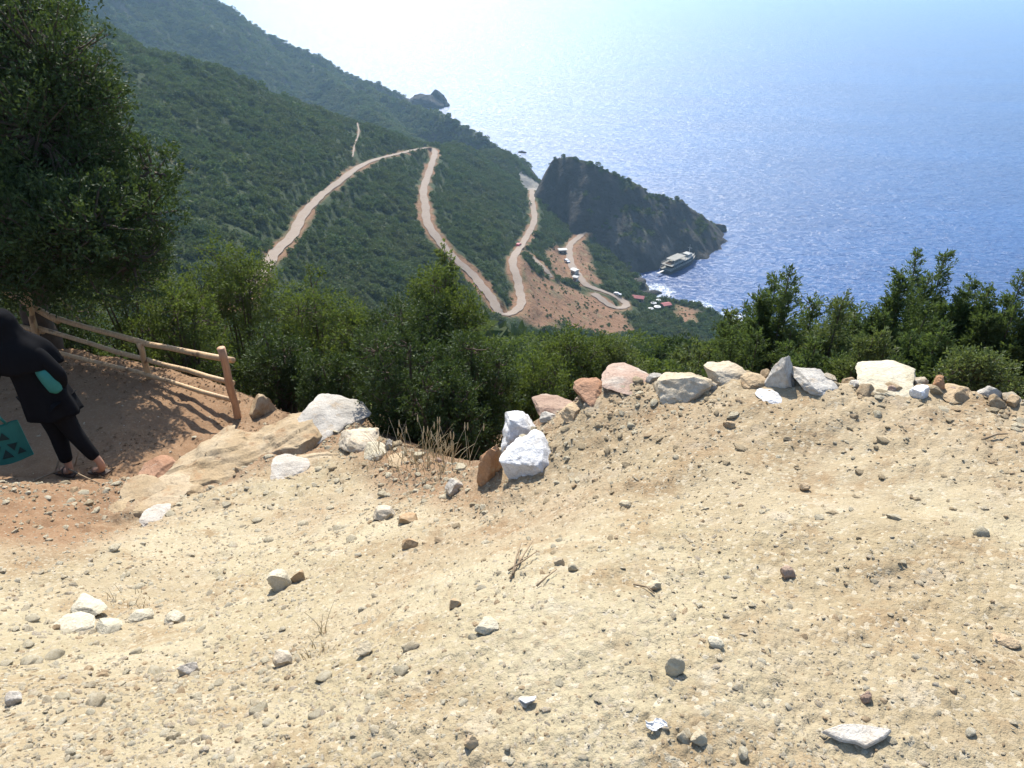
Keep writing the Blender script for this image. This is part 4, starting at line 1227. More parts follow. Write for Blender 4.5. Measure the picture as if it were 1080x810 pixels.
n = 9000
x = rng.uniform(-8.5, -2.7, n); y = rng.uniform(5.4, 9.6, n); k = poly_sd(x, y, PATH) < 0.25; x, y = x[k], y[k]
k = rng.uniform(0, 1, len(x)) < 0.35 + 0.9 * fbm(x * 1.2, y * 1.2, 3, 515) + 0.4 * sstep(0.6, 0.0, np.abs(poly_sd(x, y, PATH))); x, y = x[k], y[k]; n = len(x)
P = np.stack([x, y, ground_h(x, y) + 0.006], 1)
V, F = leaf_quads(rng, P, np.stack([rng.normal(size=n), rng.normal(size=n), rng.normal(0, 0.25, n)], 1), rng.uniform(0.02, 0.055, n), rng.uniform(0.012, 0.026, n), 2.5)
M['litter'] = leaf_mat("dead_leaves", (0.06, 0.034, 0.018), (0.17, 0.105, 0.058), 0.1, 0.8)
tag(obj("leaf_litter", np_mesh("leaf_litter", V, F, M['litter'], False, None, {"rnd": rng.uniform(0, 1, n)})), kind="stuff")

# ------------------------------------------------------------------ slab, litter, sticks
def slab(name, outline_px, thick, mat, label, cat, lift=0.012):
    pts = [ghit(u, v) for (u, v) in outline_px]
    c = np.mean(pts, 0)
    # fit the ground plane there so the slab lies flat
    A_ = np.column_stack([np.array(pts)[:, :2] - c[:2], np.ones(len(pts))]); co = np.linalg.lstsq(A_, np.array(pts)[:, 2] - c[2], rcond=None)[0]
    bm = bmesh.new()
    vs = [bm.verts.new((p[0] - c[0], p[1] - c[1], co[0] * (p[0] - c[0]) + co[1] * (p[1] - c[1]))) for p in pts]
    f = bm.faces.new(vs)
    if f.normal.z < 0: f.normal_flip()
    ex = bmesh.ops.extrude_face_region(bm, geom=[f])
    for e in ex['geom']:
        if isinstance(e, bmesh.types.BMVert): e.co.z += thick; e.co.x *= 0.94; e.co.y *= 0.94
    bmesh.ops.recalc_face_normals(bm, faces=bm.faces)
    bmesh.ops.bevel(bm, geom=list(bm.edges), offset=thick * 0.2, segments=1, affect='EDGES')
    me = bpy.data.meshes.new(name); bm.to_mesh(me); bm.free(); me.materials.append(mat)
    return tag(obj(name, me, None, (c[0], c[1], c[2] + lift - thick * 0.4)), label, cat)
slab("stone_slab", [(864, 776), (886, 768), (906, 767), (940, 775), (932, 783), (912, 793), (902, 788), (885, 785)], 0.012, M['slab'], "flat white kite shaped slab of stone near the bottom right", "stone")
slab("paper_scrap", [(547, 742), (556, 739), (566, 738), (564, 743), (554, 746)], 0.004, M['white'], "white scrap of paper on the gravel in the lower centre", "litter", 0.014)
def crumple(u, v, w, label):
    p = ghit(u, v); D = p[1] * CP - (p[2] - CAM_Z) * SP; W = w * D / 800
    nx, ny = 16, 10
    X, Y = np.meshgrid(np.linspace(-.5, .5, nx), np.linspace(-.28, .28, ny), indexing='ij')
    Z = 0.20 * np.abs(fbm(X * 4, Y * 5, 3, 19)) + 0.06
    Y2 = Y * (1.1 - 1.2 * np.abs(X)) + 0.1 * np.sin(X * 7)
    me = np_mesh("paper_wrapper", np.stack([X * W, Y2 * W, Z * W], -1).reshape(-1, 3), grid_faces(nx, ny)[:, ::-1], M['white'])
    o = tag(obj("paper_wrapper", me, None, (p[0], p[1], gh(p[0], p[1]) + 0.006)), label, "litter")
    md = o.modifiers.new("thick", 'SOLIDIFY'); md.thickness = 0.0015
crumple(692, 767, 22, "crumpled white wrapper beside the stones near the bottom right of centre")

def sticks(name, lines, rad, label):
    mb = MB()
    for ln in lines:
        P = []
        for i, (u, v, h) in enumerate(ln):
            p = ghit(u, v); P.append((p[0], p[1], gh(p[0], p[1]) + h))
        mb.tube(np.array(P), np.linspace(rad, rad * 0.45, len(P)), 5)
    o = mb.build(name, M['twig'], None, True); return tag(o, label, "twig")
sticks("dead_twigs", [[(538, 612, .01), (548, 596, .018), (556, 584, .022), (562, 575, .025)], [(541, 608, .012), (545, 590, .02), (550, 578, .03)], [(536, 604, .01), (552, 596, .02), (566, 586, .02)], [(548, 596, .018), (546, 586, .03)]], 0.0042, "bundle of thin dead twigs lying on the gravel in the middle of the road")
sticks("stick", [[(566, 620, .008), (576, 612, .014), (587, 603, .01)]], 0.004, "single short dry stick right of the dead twigs")
sticks("stick", [[(668, 618, .008), (682, 622, .012), (690, 628, .008)]], 0.004, "short crooked stick by the grey angular stone")
sticks("stick", [[(1035, 466, .01), (1050, 462, .02), (1062, 460, .012)]], 0.006, "dry stick on the rubble near the right end of the rock row")
sticks("dead_branch", [[(38, 508, .02), (60, 503, .06), (82, 500, .10), (104, 497, .12), (118, 490, .10)], [(60, 503, .06), (72, 490, .20), (80, 482, .26)], [(74, 501, .08), (92, 508, .05), (106, 512, .02)], [(82, 500, .10), (90, 488, .20), (100, 480, .24)], [(66, 503, .06), (64, 492, .16)]], 0.008, "brittle dry branch at the top of the red bank by the walker's feet")

# ------------------------------------------------------------------ dry grass
def grass_tuft(u, v, n, h, spread, seed, label, heads=False):
    rg = np.random.default_rng(seed)
    p = ghit(u, v); mb = MB()
    for i in range(n):
        a = rg.uniform(0, 6.28); q = spread * math.sqrt(rg.uniform(0, 1))
        b = np.array([q * math.cos(a), q * math.sin(a), -0.02])
        lean = rg.normal(0, 0.35, 2) + np.array([math.cos(a), math.sin(a)]) * 0.25
        hh = h * rg.uniform(0.45, 1.1)
        t = np.linspace(0, 1, 5)[:, None]
        P = b + np.hstack([lean[None] * hh * t ** 1.8, hh * t])
        mb.tube(P, np.linspace(0.0022, 0.0008, 5) * (1.3 if heads else 1), 3, False)
        if heads and rg.random() < 0.5:
            mb.tube(P[-1] + np.array([[0, 0, -0.05], [0.003, 0, -0.02], [0.004, 0, 0.015]]), [0.002, 0.006, 0.002], 5)
    z = min(gh(p[0], p[1]), base_h(p[0], p[1]) + 0.05)
    o = mb.build("dry_grass_tuft", M['dry'], None, False, (p[0], p[1], gh(p[0], p[1])))
    return tag(o, label, "grass tuft")
grass_tuft(446, 486, 60, 0.27, 0.26, 1, "tall tuft of dry straw coloured grass under the central bush", True)
grass_tuft(470, 492, 34, 0.22, 0.20, 2, "dry grass with seed heads left of the upright ochre rock", True)
grass_tuft(412, 482, 30, 0.22, 0.18, 3, "short dry grass on the red soil left of the tall straw tuft")
grass_tuft(340, 690, 26, 0.04, 0.07, 4, "sparse dry grass on the gravel below the angular pale stone")
grass_tuft(341, 668, 8, 0.10, 0.025, 8, "few tall thin dry stalks on the gravel right of the angular pale stone")
grass_tuft(128, 640, 50, 0.06, 0.14, 5, "low dry grass above the row of flat cream slabs")

# ------------------------------------------------------------------ the wooden rail fence along the path
fence = empty("rail_fence", (-3.19, 7.46, -3.2))
tag(fence, "rustic wooden rail fence of round poles along the path edge above the slope", "fence")
def rel(p): return np.array(p, float) - np.array([-3.19, 7.46, -3.2])
def pole(name, pts, rad, mat, n=10):
    mb = MB(); P = np.array(pts, float); t = np.linspace(0, 1, 9)
    Q = np.stack([np.interp(t, np.linspace(0, 1, len(P)), P[:, i]) for i in range(3)], 1)
    w = np.random.default_rng(int(abs(P.sum()) * 1000)).normal(0, 0.006, Q.shape); Q[1:-1] += w[1:-1]
    mb.tube(Q, rad * (1 + 0.06 * np.sin(np.arange(9) * 1.7)), n)
    return mb.build(name, mat, fence, True)
def fp(u, v, y): return rel(at_y(u, v, y))
e_b, e_t = at_y(254, 450, 7.46), at_y(233, 367, 7.40)
pole("post", [rel(e_b) - (0, 0, .15), rel(e_t)], 0.043, M['wood2'], 12)
m_b, m_t = at_y(160, 408, 8.45), at_y(147, 362, 8.30)
pole("post", [rel(m_b) - (0, 0, .2), rel(m_t)], 0.036, M['wood'])
n_b, n_t = at_y(44, 392, 9.0), at_y(28, 308, 9.0)
pole("post", [rel(n_b) - (0, 0, .3), rel(n_t)], 0.042, M['wood'])
f_b = at_y(-78, 372, 9.8); f_t = at_y(-96, 285, 9.8)
pole("post", [rel(f_b) - (0, 0, .2), rel(f_t)], 0.042, M['wood'])
pole("rail", [fp(246, 380, 7.50), fp(157, 363, 8.30), fp(52, 333, 9.02)], 0.034, M['wood'])
pole("rail", [fp(246, 404, 7.52), fp(152, 379, 8.38), fp(40, 346, 9.05)], 0.030, M['wood'])
pole("rail", [fp(252, 424, 7.50), fp(157, 396, 8.36), fp(57, 371, 8.98), fp(30, 364, 9.1)], 0.027, M['wood'])
pole("rail", [fp(62, 339, 8.95), fp(0, 303, 9.4), fp(-100, 262, 9.9)], 0.040, M['wood'])
pole("rail", [fp(46, 350, 9.02), fp(-90, 318, 9.85)], 0.034, M['wood'])

# ------------------------------------------------------------------ the walker
M['skin'] = simple("skin", (0.36, 0.20, 0.13), 0.55, var=0.06)
M['black'] = simple("black_cloth", (0.007, 0.007, 0.008), 0.95, var=0.3, scale=30, spec=0.05)
M['black2'] = simple("black_trousers", (0.009, 0.009, 0.010), 0.95, var=0.3, scale=30, spec=0.05)
M['teal'] = simple("teal_cloth", (0.02, 0.15, 0.135), 0.7, var=0.15, scale=20)
M['tealdark'] = simple("dark_teal_print", (0.012, 0.035, 0.035), 0.75, var=0.15, scale=20)
M['sandal'] = simple("sandal", (0.06, 0.04, 0.03), 0.6)
M['eye'] = simple("eye_white", (0.7, 0.7, 0.68), 0.3)

def skin_mesh(name, verts, edges, radii, mat, parent, subd=2):
    me = bpy.data.meshes.new(name); me.from_pydata([tuple(v) for v in verts], edges, [])
    o = obj(name, me, parent)
    sk = o.modifiers.new("skin", 'SKIN'); sk.use_smooth_shade = True; sk.branch_smoothing = 0.6
    for i, r in enumerate(radii):
        o.data.skin_vertices[0].data[i].radius = r if isinstance(r, tuple) else (r, r)
    o.data.skin_vertices[0].data[0].use_root = True
    sb = o.modifiers.new("sub", 'SUBSURF'); sb.levels = subd; sb.render_levels = subd
    dg = bpy.context.evaluated_depsgraph_get()
    m2 = bpy.data.meshes.new_from_object(o.evaluated_get(dg))
    o.modifiers.clear(); o.data = m2
    m2.materials.clear(); m2.materials.append(mat)
    m2.polygons.foreach_set("use_smooth", np.ones(len(m2.polygons), bool))
    return o

WX, WY = -4.42, 6.15
WZ = gh(WX, WY)
walker = empty("person", (WX, WY, WZ + 0.01), R(0))
tag(walker, "person in black headscarf, coat and trousers walking down the path, seen from behind", "person")
# local frame: walks towards -x and away (+y); the trailing foot is on the right of the picture
def W3(x, y, z): return (x, y, z)
hipc = (-0.02, 0.04, 0.90)
body_v = [hipc, (-0.05, 0.05, 1.08), (-0.10, 0.07, 1.28), (-0.14, 0.08, 1.41), (-0.17, 0.09, 1.47), (-0.20, 0.09, 1.53), (-0.225, 0.09, 1.61), (-0.23, 0.09, 1.685),
          # trailing leg (right in the picture)
          (0.07, 0.02, 0.86), (0.16, -0.02, 0.50), (0.36, -0.06, 0.16), (0.37, -0.065, 0.10), (0.30, -0.03, 0.03), (0.22, 0.0, 0.025),
          # leading leg
          (-0.09, 0.08, 0.86), (-0.01, 0.02, 0.46), (0.03, -0.05, 0.09), (0.035, -0.055, 0.05), (-0.06, -0.03, 0.03), (-0.13, -0.01, 0.025),
          # right arm, elbow out behind
          (0.02, 0.02, 1.38), (0.21, 0.0, 1.12), (0.12, 0.10, 0.93), (0.085, 0.13, 0.87),
          # left arm, carrying a bag
          (-0.30, 0.13, 1.37), (-0.43, 0.05, 1.11), (-0.48, -0.05, 0.90), (-0.495, -0.08, 0.83)]
body_e = [(0,1),(1,2),(2,3),(3,4),(4,5),(5,6),(6,7),(0,8),(8,9),(9,10),(10,11),(11,12),(12,13),(0,14),(14,15),(15,16),(16,17),(17,18),(18,19),(3,20),(20,21),(21,22),(22,23),(3,24),(24,25),(25,26),(26,27)]
body_r = [(0.15,0.12),(0.13,0.10),(0.12,0.09),(0.09,0.07),(0.050,0.050),(0.07,0.07),(0.092,0.10),(0.06,0.065),
          0.09,0.06,0.036,0.038,0.04,0.028, 0.09,0.06,0.036,0.038,0.04,0.028, 0.045,0.038,0.028,0.034, 0.045,0.038,0.028,0.034]
pb = skin_mesh("body", body_v, body_e, body_r, M['skin'], walker)
# fingers and thumbs, rooted in the palms
def hand(c, d, name):
    c = np.array(c); d = unit(np.array(d, float)); s = unit(np.cross(d, np.array([0.2, 1, 0.1]))); nrm = np.cross(s, d)
    V = [tuple(c)]; E = []; Rr = [(0.026, 0.014)]
    for i, (o, L) in enumerate(((-0.027, 0.062), (-0.009, 0.073), (0.009, 0.069), (0.027, 0.054))):
        b = len(V)
        k0 = c + s * o + d * 0.03; k1 = k0 + d * L * 0.5; k2 = k1 + d * L * 0.25 + nrm * L * 0.30; k3 = k2 + nrm * L * 0.28 - d * L * 0.05
        V += [tuple(k0), tuple(k1), tuple(k2), tuple(k3)]; E += [(0, b), (b, b+1), (b+1, b+2), (b+2, b+3)]; Rr += [0.0095, 0.0088, 0.0080, 0.0068]
    b = len(V); t0 = c - s * 0.03; t1 = t0 - s * 0.022 + d * 0.022 + nrm * 0.012; t2 = t1 + d * 0.028 + nrm * 0.012
    V += [tuple(t0), tuple(t1), tuple(t2)]; E += [(0, b), (b, b+1), (b+1, b+2)]; Rr += [0.011, 0.010, 0.008]
    return skin_mesh(name, V, E, Rr, M['skin'], walker, 1)
hand((0.085, 0.13, 0.87), (-0.4, 0.3, -1), "hand"); hand((-0.495, -0.08, 0.83), (0.05, -0.15, -1), "hand")
# face: the head looks down the path, away to the left
hc = np.array([-0.225, 0.09, 1.605]); fd = unit(np.array([-0.75, 0.60, -0.15])); fs = unit(np.cross(fd, (0, 0, 1)))
mb = MB(); mb.tube(np.array([hc + fd * 0.075 + np.array([0, 0, 0.02]), hc + fd * 0.105, hc + fd * 0.118 + np.array([0, 0, -0.025]), hc + fd * 0.085 + np.array([0, 0, -0.035])]), [0.008, 0.012, 0.015, 0.008], 8)
mb.build("nose", M['skin'], walker, True)
for sg in (-1, 1):
    mb = MB(); e0 = hc + fd * 0.083 + fs * 0.034 * sg + np.array([0, 0, 0.012]); mb.tube(np.array([e0 - fs * 0.014, e0 - fs * 0.007, e0 + fs * 0.007, e0 + fs * 0.014]), [0.002, 0.008, 0.008, 0.002], 8)
    mb.build("eye", M['eye'], walker, True)
mb = MB(); e0 = hc + fd * 0.085 + np.array([0, 0, -0.06]); mb.tube(np.array([e0 - fs * 0.026, e0 - fs * 0.01 + fd * 0.006, e0 + fs * 0.01 + fd * 0.006, e0 + fs * 0.026]), [0.002, 0.007, 0.007, 0.002], 6)
mb.build("mouth", simple("lips", (0.30, 0.11, 0.09), 0.5), walker, True)

def loft(name, rings, mat, seed=0, fold=0.0, nseg=40, closed_top=True, nf=7):
    """cloth lofted through elliptical rings (cx, cy, z, rx, ry, rot)"""
    rg = np.random.default_rng(seed); V = []
    th = np.linspace(0, 2 * np.pi, nseg, endpoint=False); ph = rg.uniform(0, 6.28, 3)
    rings = np.array(rings, float); k = len(rings); t = np.linspace(0, k - 1, (k - 1) * 4 + 1)
    RG = np.stack([np.interp(t, np.arange(k), rings[:, i]) for i in range(6)], 1)
    for _ in range(2): RG[1:-1] = 0.25 * RG[:-2] + 0.5 * RG[1:-1] + 0.25 * RG[2:]
    for i, (cx, cy, z, rx, ry, ro) in enumerate(RG):
        q = i / (len(RG) - 1)
        w = 1 + fold * q * (np.sin(th * nf + ph[0] + 1.5 * q) * 0.6 + np.sin(th * (nf // 2 + 1) + ph[1] - q) * 0.5)
        x = rx * w * np.cos(th); y = ry * w * np.sin(th)
        V.append(np.stack([cx + x * math.cos(ro) - y * math.sin(ro), cy + x * math.sin(ro) + y * math.cos(ro), z + 0.012 * fold * 8 * q * np.sin(th * 3 + ph[2])], 1))
    V = np.stack(V); m = len(V)
    idx = np.arange(m * nseg).reshape(m, nseg)
    f = np.stack([idx[:-1], np.roll(idx[:-1], -1, 1), np.roll(idx[1:], -1, 1), idx[1:]], -1).reshape(-1, 4)
    vv = V.reshape(-1, 3); f3 = np.zeros((0, 3), int)
    if closed_top:
        vv = np.vstack([vv, V[0].mean(0)]); c = len(vv) - 1
        f3 = np.array([(c, (j + 1) % nseg, j) for j in range(nseg)])
    o = obj(name, np_mesh(name, vv, [f, f3], mat, True), walker)
    md = o.modifiers.new("cloth", 'SOLIDIFY'); md.thickness = 0.006; md.offset = 1
    return o
ro = 0.35
loft("headscarf", [(-0.225, 0.09, 1.735, 0.03, 0.03, ro), (-0.222, 0.085, 1.715, 0.085, 0.09, ro), (-0.215, 0.08, 1.65, 0.122, 0.125, ro), (-0.205, 0.075, 1.56, 0.125, 0.125, ro), (-0.18, 0.075, 1.48, 0.150, 0.130, ro), (-0.14, 0.07, 1.40, 0.245, 0.175, ro), (-0.12, 0.06, 1.30, 0.285, 0.20, ro), (-0.10, 0.055, 1.19, 0.295, 0.21, ro)], M['black'], 3, 0.09)
loft("coat", [(-0.15, 0.075, 1.45, 0.13, 0.10, ro), (-0.12, 0.07, 1.32, 0.205, 0.145, ro), (-0.07, 0.055, 1.12, 0.19, 0.145, ro), (-0.02, 0.04, 0.95, 0.215, 0.165, ro), (0.02, 0.02, 0.80, 0.235, 0.18, ro), (0.045, 0.01, 0.70, 0.245, 0.19, ro)], M['black'], 5, 0.13)
loft("tunic", [(0.065, -0.03, 1.235, 0.02, 0.02, ro), (0.10, -0.03, 1.17, 0.075, 0.06, ro), (0.135, -0.035, 1.07, 0.075, 0.06, ro), (0.150, -0.03, 0.96, 0.055, 0.05, ro)], M['teal'], 6, 0.05)
# sleeves and trousers follow the limbs
skin_mesh("sleeve", [(0.0, 0.03, 1.38), (0.10, 0.02, 1.26), (0.215, 0.0, 1.11), (0.17, 0.05, 1.01), (0.115, 0.105, 0.925)], [(0,1),(1,2),(2,3),(3,4)], [0.085, 0.075, 0.070, 0.062, 0.056], M['black'], walker)
skin_mesh("sleeve", [(-0.29, 0.12, 1.37), (-0.43, 0.05, 1.11), (-0.478, -0.045, 0.915)], [(0,1),(1,2)], [0.085, 0.066, 0.052], M['black'], walker)
skin_mesh("trousers", [(0, 0.03, 0.88), (0.07, 0.02, 0.80), (0.155, -0.015, 0.52), (0.25, -0.04, 0.34), (0.335, -0.055, 0.19), (-0.09, 0.07, 0.80), (-0.01, 0.02, 0.47), (0.005, -0.015, 0.30), (0.025, -0.045, 0.14)], [(0,1),(1,2),(2,3),(3,4),(0,5),(5,6),(6,7),(7,8)], [(0.16,0.14), 0.125, 0.088, 0.070, 0.056, 0.125, 0.090, 0.076, 0.060], M['black2'], walker)
for pts in ([(0.39, -0.07, 0.07), (0.30, -0.03, 0.004), (0.20, 0.01, 0.0)], [(0.06, -0.06, 0.012), (-0.06, -0.03, 0.006), (-0.15, 0.0, 0.006)]):
    mb = MB(); P = np.array(pts)
    for i in range(2):
        mb.box((P[i] + P[i+1]) / 2, (np.linalg.norm(P[i+1] - P[i]) + 0.02, 0.085, 0.02), math.atan2(*(P[i+1] - P[i])[[1, 0]]))
    q = (P[1] + np.array([0.02, 0, 0.05])); mb.tube(np.array([q + (0, -0.05, -0.04), q + (0, -0.03, 0.015), q + (0, 0.03, 0.015), q + (0, 0.05, -0.04)]), 0.010, 5)
    mb.build("sandal", M['sandal'], walker)

# teal bag hanging from the left hand
bag = empty("tote_bag", (WX - 0.50, WY - 0.10, WZ + 0.225), R(24))
tag(bag, "teal tote bag with a dark triangle print hanging at the walker's left side", "bag")
bm = bmesh.new()
nx, nz = 14, 12
def bagp(i, j, s):
    a = i / nx - 0.5; h = j / nz
    bul = 0.055 * (1 - (2 * a) ** 2) * (1 - 0.75 * h) * s + 0.008 * s
    return (a * (0.44 - 0.06 * h), bul + 0.012 * math.sin(9 * a + 4 * h) * h, h * 0.40 - 0.01 * math.cos(a * 6))
gr = {}
for s in (-1, 1):
    for i in range(nx + 1):
        for j in range(nz + 1):
            gr[(s, i, j)] = bm.verts.new(bagp(i, j, s))
for s in (-1, 1):
    for i in range(nx):
        for j in range(nz):
            q = [gr[(s, i, j)], gr[(s, i+1, j)], gr[(s, i+1, j+1)], gr[(s, i, j+1)]]
            bm.faces.new(q if s < 0 else q[::-1])
for i in range(nx): bm.faces.new([gr[(-1, i, 0)], gr[(1, i, 0)], gr[(1, i+1, 0)], gr[(-1, i+1, 0)]])
for j in range(nz):
    bm.faces.new([gr[(-1, 0, j)], gr[(-1, 0, j+1)], gr[(1, 0, j+1)], gr[(1, 0, j)]]); bm.faces.new([gr[(-1, nx, j)], gr[(1, nx, j)], gr[(1, nx, j+1)], gr[(-1, nx, j+1)]])
me = bpy.data.meshes.new("pouch"); bm.to_mesh(me); bm.free(); me.materials.append(M['teal'])
obj("pouch", me, bag)
for (cx, cz, s, up) in ((-0.12, 0.10, 0.075, 1), (0.02, 0.09, 0.08, 1), (0.14, 0.10, 0.06, 1), (-0.05, 0.16, 0.07, -1), (0.09, 0.17, 0.07, -1), (-0.10, 0.28, 0.07, 1), (0.04, 0.28, 0.075, 1), (-0.03, 0.35, 0.05, -1)):
    tri = [(-s * 0.6, -0.4 * s * up), (s * 0.6, -0.4 * s * up), (0, 0.7 * s * up)]
    def yb(x, z):
        a = x / 0.42; h = min(max(z / 0.40, 0), 1); return -(0.055 * (1 - (2 * a) ** 2) * (1 - 0.75 * h) + 0.008) + 0.012 * math.sin(9 * a + 4 * h) * h
    fr = [(cx + x, yb(cx + x, cz + z) - 0.010, cz + z) for x, z in tri]; bk = [(x, y + 0.006, z) for x, y, z in fr]
    mb = MB(); mb.add(fr + bk, [(0, 1, 4, 3), (1, 2, 5, 4), (2, 0, 3, 5)], [(0, 1, 2), (3, 5, 4)])
    mb.build("printed_triangle", M['tealdark'], bag)
for s in (-1, 1):
    mb = MB(); mb.tube(np.array([(-0.11, 0.012 * s, 0.38), (-0.08, 0.01 * s, 0.48), (-0.01, 0.006 * s, 0.545), (0.06, 0.01 * s, 0.48), (0.10, 0.012 * s, 0.38)]), 0.009, 6)
    mb.build("handle", M['teal'], bag, True)

# ------------------------------------------------------------------ boats
M['hull'] = simple("dark_hull_paint", (0.05, 0.055, 0.06), 0.5, var=0.1, scale=0.5)
M['deck'] = simple("pale_deck", (0.22, 0.21, 0.185), 0.8, var=0.3, scale=0.4)
M['cabin'] = simple("cabin_white", (0.28, 0.28, 0.265), 0.6, var=0.1, scale=0.5)
M['glass'] = simple("dark_window", (0.02, 0.03, 0.04), 0.15, spec=0.5)
M['rail'] = simple("pale_rail", (0.55, 0.52, 0.46), 0.5)
M['woodship'] = simple("varnished_timber", (0.16, 0.09, 0.05), 0.5, scale=0.7)
bp = at_z(717, 281, SEA_Z)
a0 = at_z(698, 289, SEA_Z); a1 = at_z(737, 271, SEA_Z)
boat = empty("tour_boat", (bp[0], bp[1], SEA_Z), math.atan2(a1[1] - a0[1], a1[0] - a0[0]))
tag(boat, "long dark hulled tour boat with two pale open decks moored below the headland cliff", "boat")
L, B = 33.0, 8.0
def hull_ring(z, k):
    out = []
    ts = np.linspace(0, 1, 15)
    for sgn in (1, -1):
        for t in (ts if sgn > 0 else ts[::-1][1:-1] if False else ts[::-1]):
            x = -L / 2 + t * L; w = B / 2 * (1 - max(0, (t - 0.55) / 0.45) ** 2.0) * (0.86 + 0.14 * min(1, t / 0.2)) * k + 0.05
            out.append((x + 1.2 * (k - 0.8) * (t > 0.9) * 8, sgn * w, z + 0.9 * max(0, t - 0.6) ** 1.5 * (z > 0)))
    return out
mb = MB(); rings = [hull_ring(-1.2, 0.72), hull_ring(0.4, 0.92), hull_ring(2.6, 1.0)]
nv = len(rings[0]); V = np.array(sum(rings, [])); F = []
for r_ in range(2):
    for j in range(nv): F.append((r_*nv + j, (r_+1)*nv + j, (r_+1)*nv + (j+1) % nv, r_*nv + (j+1) % nv))
mb.add(V, F)
mb.build("hull", M['hull'], boat)
def deck_plate(name, z, x0, x1, wf, mat, th=0.18):
    mb = MB(); ts = np.linspace(x0, x1, 12); up = []; dn = []
    for sgn in (1, -1):
        for x in (ts if sgn > 0 else ts[::-1]):
            t = (x + L / 2) / L; w = B / 2 * (1 - max(0, (t - 0.55) / 0.45) ** 2.0) * wf + 0.04
            up.append((x, sgn * w, z)); dn.append((x, sgn * w, z - th))
    k = len(up); bmm = bmesh.new()
    a = [bmm.verts.new(p) for p in up]; b = [bmm.verts.new(p) for p in dn]
    bmm.faces.new(a[::-1]); bmm.faces.new(b)
    for j in range(k): bmm.faces.new([a[j], a[(j+1) % k], b[(j+1) % k], b[j]])
    bmesh.ops.recalc_face_normals(bmm, faces=bmm.faces)
    me = bpy.data.meshes.new(name); bmm.to_mesh(me); bmm.free(); me.materials.append(mat)
    return obj(name, me, boat)
deck_plate("main_deck", 2.45, -16.2, 16.0, 0.98, M['deck'])
cb = MB(); cb.box((-1, 0, 3.75), (21, 6.0, 2.4)); cab = cb.build("cabin", M['hull'], boat)
for sgn in (-1, 1):
    for i in range(7):
        wb = MB(); wb.box((-9.5 + i * 2.9, sgn * 3.02, 3.9), (2.1, 0.08, 1.1)); wb.build("window", M['glass'], cab)
deck_plate("upper_deck", 5.15, -15.4, 12.6, 0.96, M['deck'])
ub = MB(); ub.box((7.0, 0, 6.05), (4.2, 4.4, 1.6)); wh = ub.build("wheelhouse", M['cabin'], boat)
wb = MB(); wb.box((9.12, 0, 6.3), (0.06, 3.8, 0.7)); wb.build("window", M['glass'], wh)
rb = MB(); rb.box((-5.5, 0, 7.6), (12.5, 6.2, 0.14)); rb.build("awning", M['deck'], boat)
for i, x_ in enumerate(np.linspace(-11.3, 0.3, 4)):
    for sgn in (-1, 1):
        pbm = MB(); pbm.tube(np.array([(x_, sgn * 2.95, 5.15), (x_, sgn * 2.95, 7.55)]), 0.08, 6); pbm.build("awning_post", M['rail'], boat)
for (z0, x0, x1) in ((5.15, -15.2, 12.2), (2.6, -16, 15.4)):
    rl = MB()
    for sgn in (-1, 1):
        P = []
        for x_ in np.linspace(x0, x1, 14):
            t = (x_ + L / 2) / L; w = B / 2 * (1 - max(0, (t - 0.55) / 0.45) ** 2.0) * 0.95 + 0.04
            P.append((x_, sgn * w, z0 + 1.0)); rl.tube(np.array([(x_, sgn * w, z0), (x_, sgn * w, z0 + 1.0)]), 0.045, 4, False)
        rl.tube(np.array(P), 0.06, 4); rl.tube(np.array(P) - (0, 0, 0.5), 0.04, 4)
    rl.build("railing", M['rail'], boat)
ms = MB(); ms.tube(np.array([(9.2, 0, 7.3), (9.0, 0, 12.0)]), [0.14, 0.06], 6); ms.tube(np.array([(9.1, -1.6, 9.8), (9.1, 1.6, 9.8)]), 0.06, 5); ms.build("mast", M['rail'], boat)
gw = MB(); gw.box((-19.5, 0.6, 1.9), (7.0, 1.1, 0.16)); gw.build("gangway", M['rail'], boat)
lf = MB(); 
for i in range(5): lf.box((-13.6 + i * 1.0, 0, 5.6), (0.45, 3.6, 0.45))
lf.build("bench", M['woodship'], boat)

sp = at_z(551, 161, SEA_Z)
sb = empty("motor_boat", (sp[0], sp[1], SEA_Z), R(-25))
tag(sb, "tiny open motor boat out on the glittering sea beyond the beach", "boat")
mb = MB(); ts = np.linspace(0, 1, 10); V = []; F = []
for t in ts:
    w = 1.3 * (1 - max(0, (t - 0.5) / 0.5) ** 2.2) + 0.05; x_ = -4.2 + 8.4 * t
    V += [(x_, -w, 1.0 + 0.5 * max(0, t - 0.6)), (x_, -w * 0.6, -0.3), (x_, w * 0.6, -0.3), (x_, w, 1.0 + 0.5 * max(0, t - 0.6)), (x_, w * 0.8, 0.45), (x_, -w * 0.8, 0.45)]
for i in range(9):
    for j in range(6): F.append((i*6+j, i*6+(j+1) % 6, (i+1)*6+(j+1) % 6, (i+1)*6+j))
F += [(0, 1, 4, 5), (1, 2, 3, 4)]
mb.add(V, F); mb.build("hull", M['woodship'], sb)
mb = MB(); mb.box((-0.4, 0, 1.3), (1.6, 1.4, 1.1)); mb.box((-0.4, 0, 2.0), (2.2, 1.8, 0.1)); mb.build("cabin", M['hull'], sb)

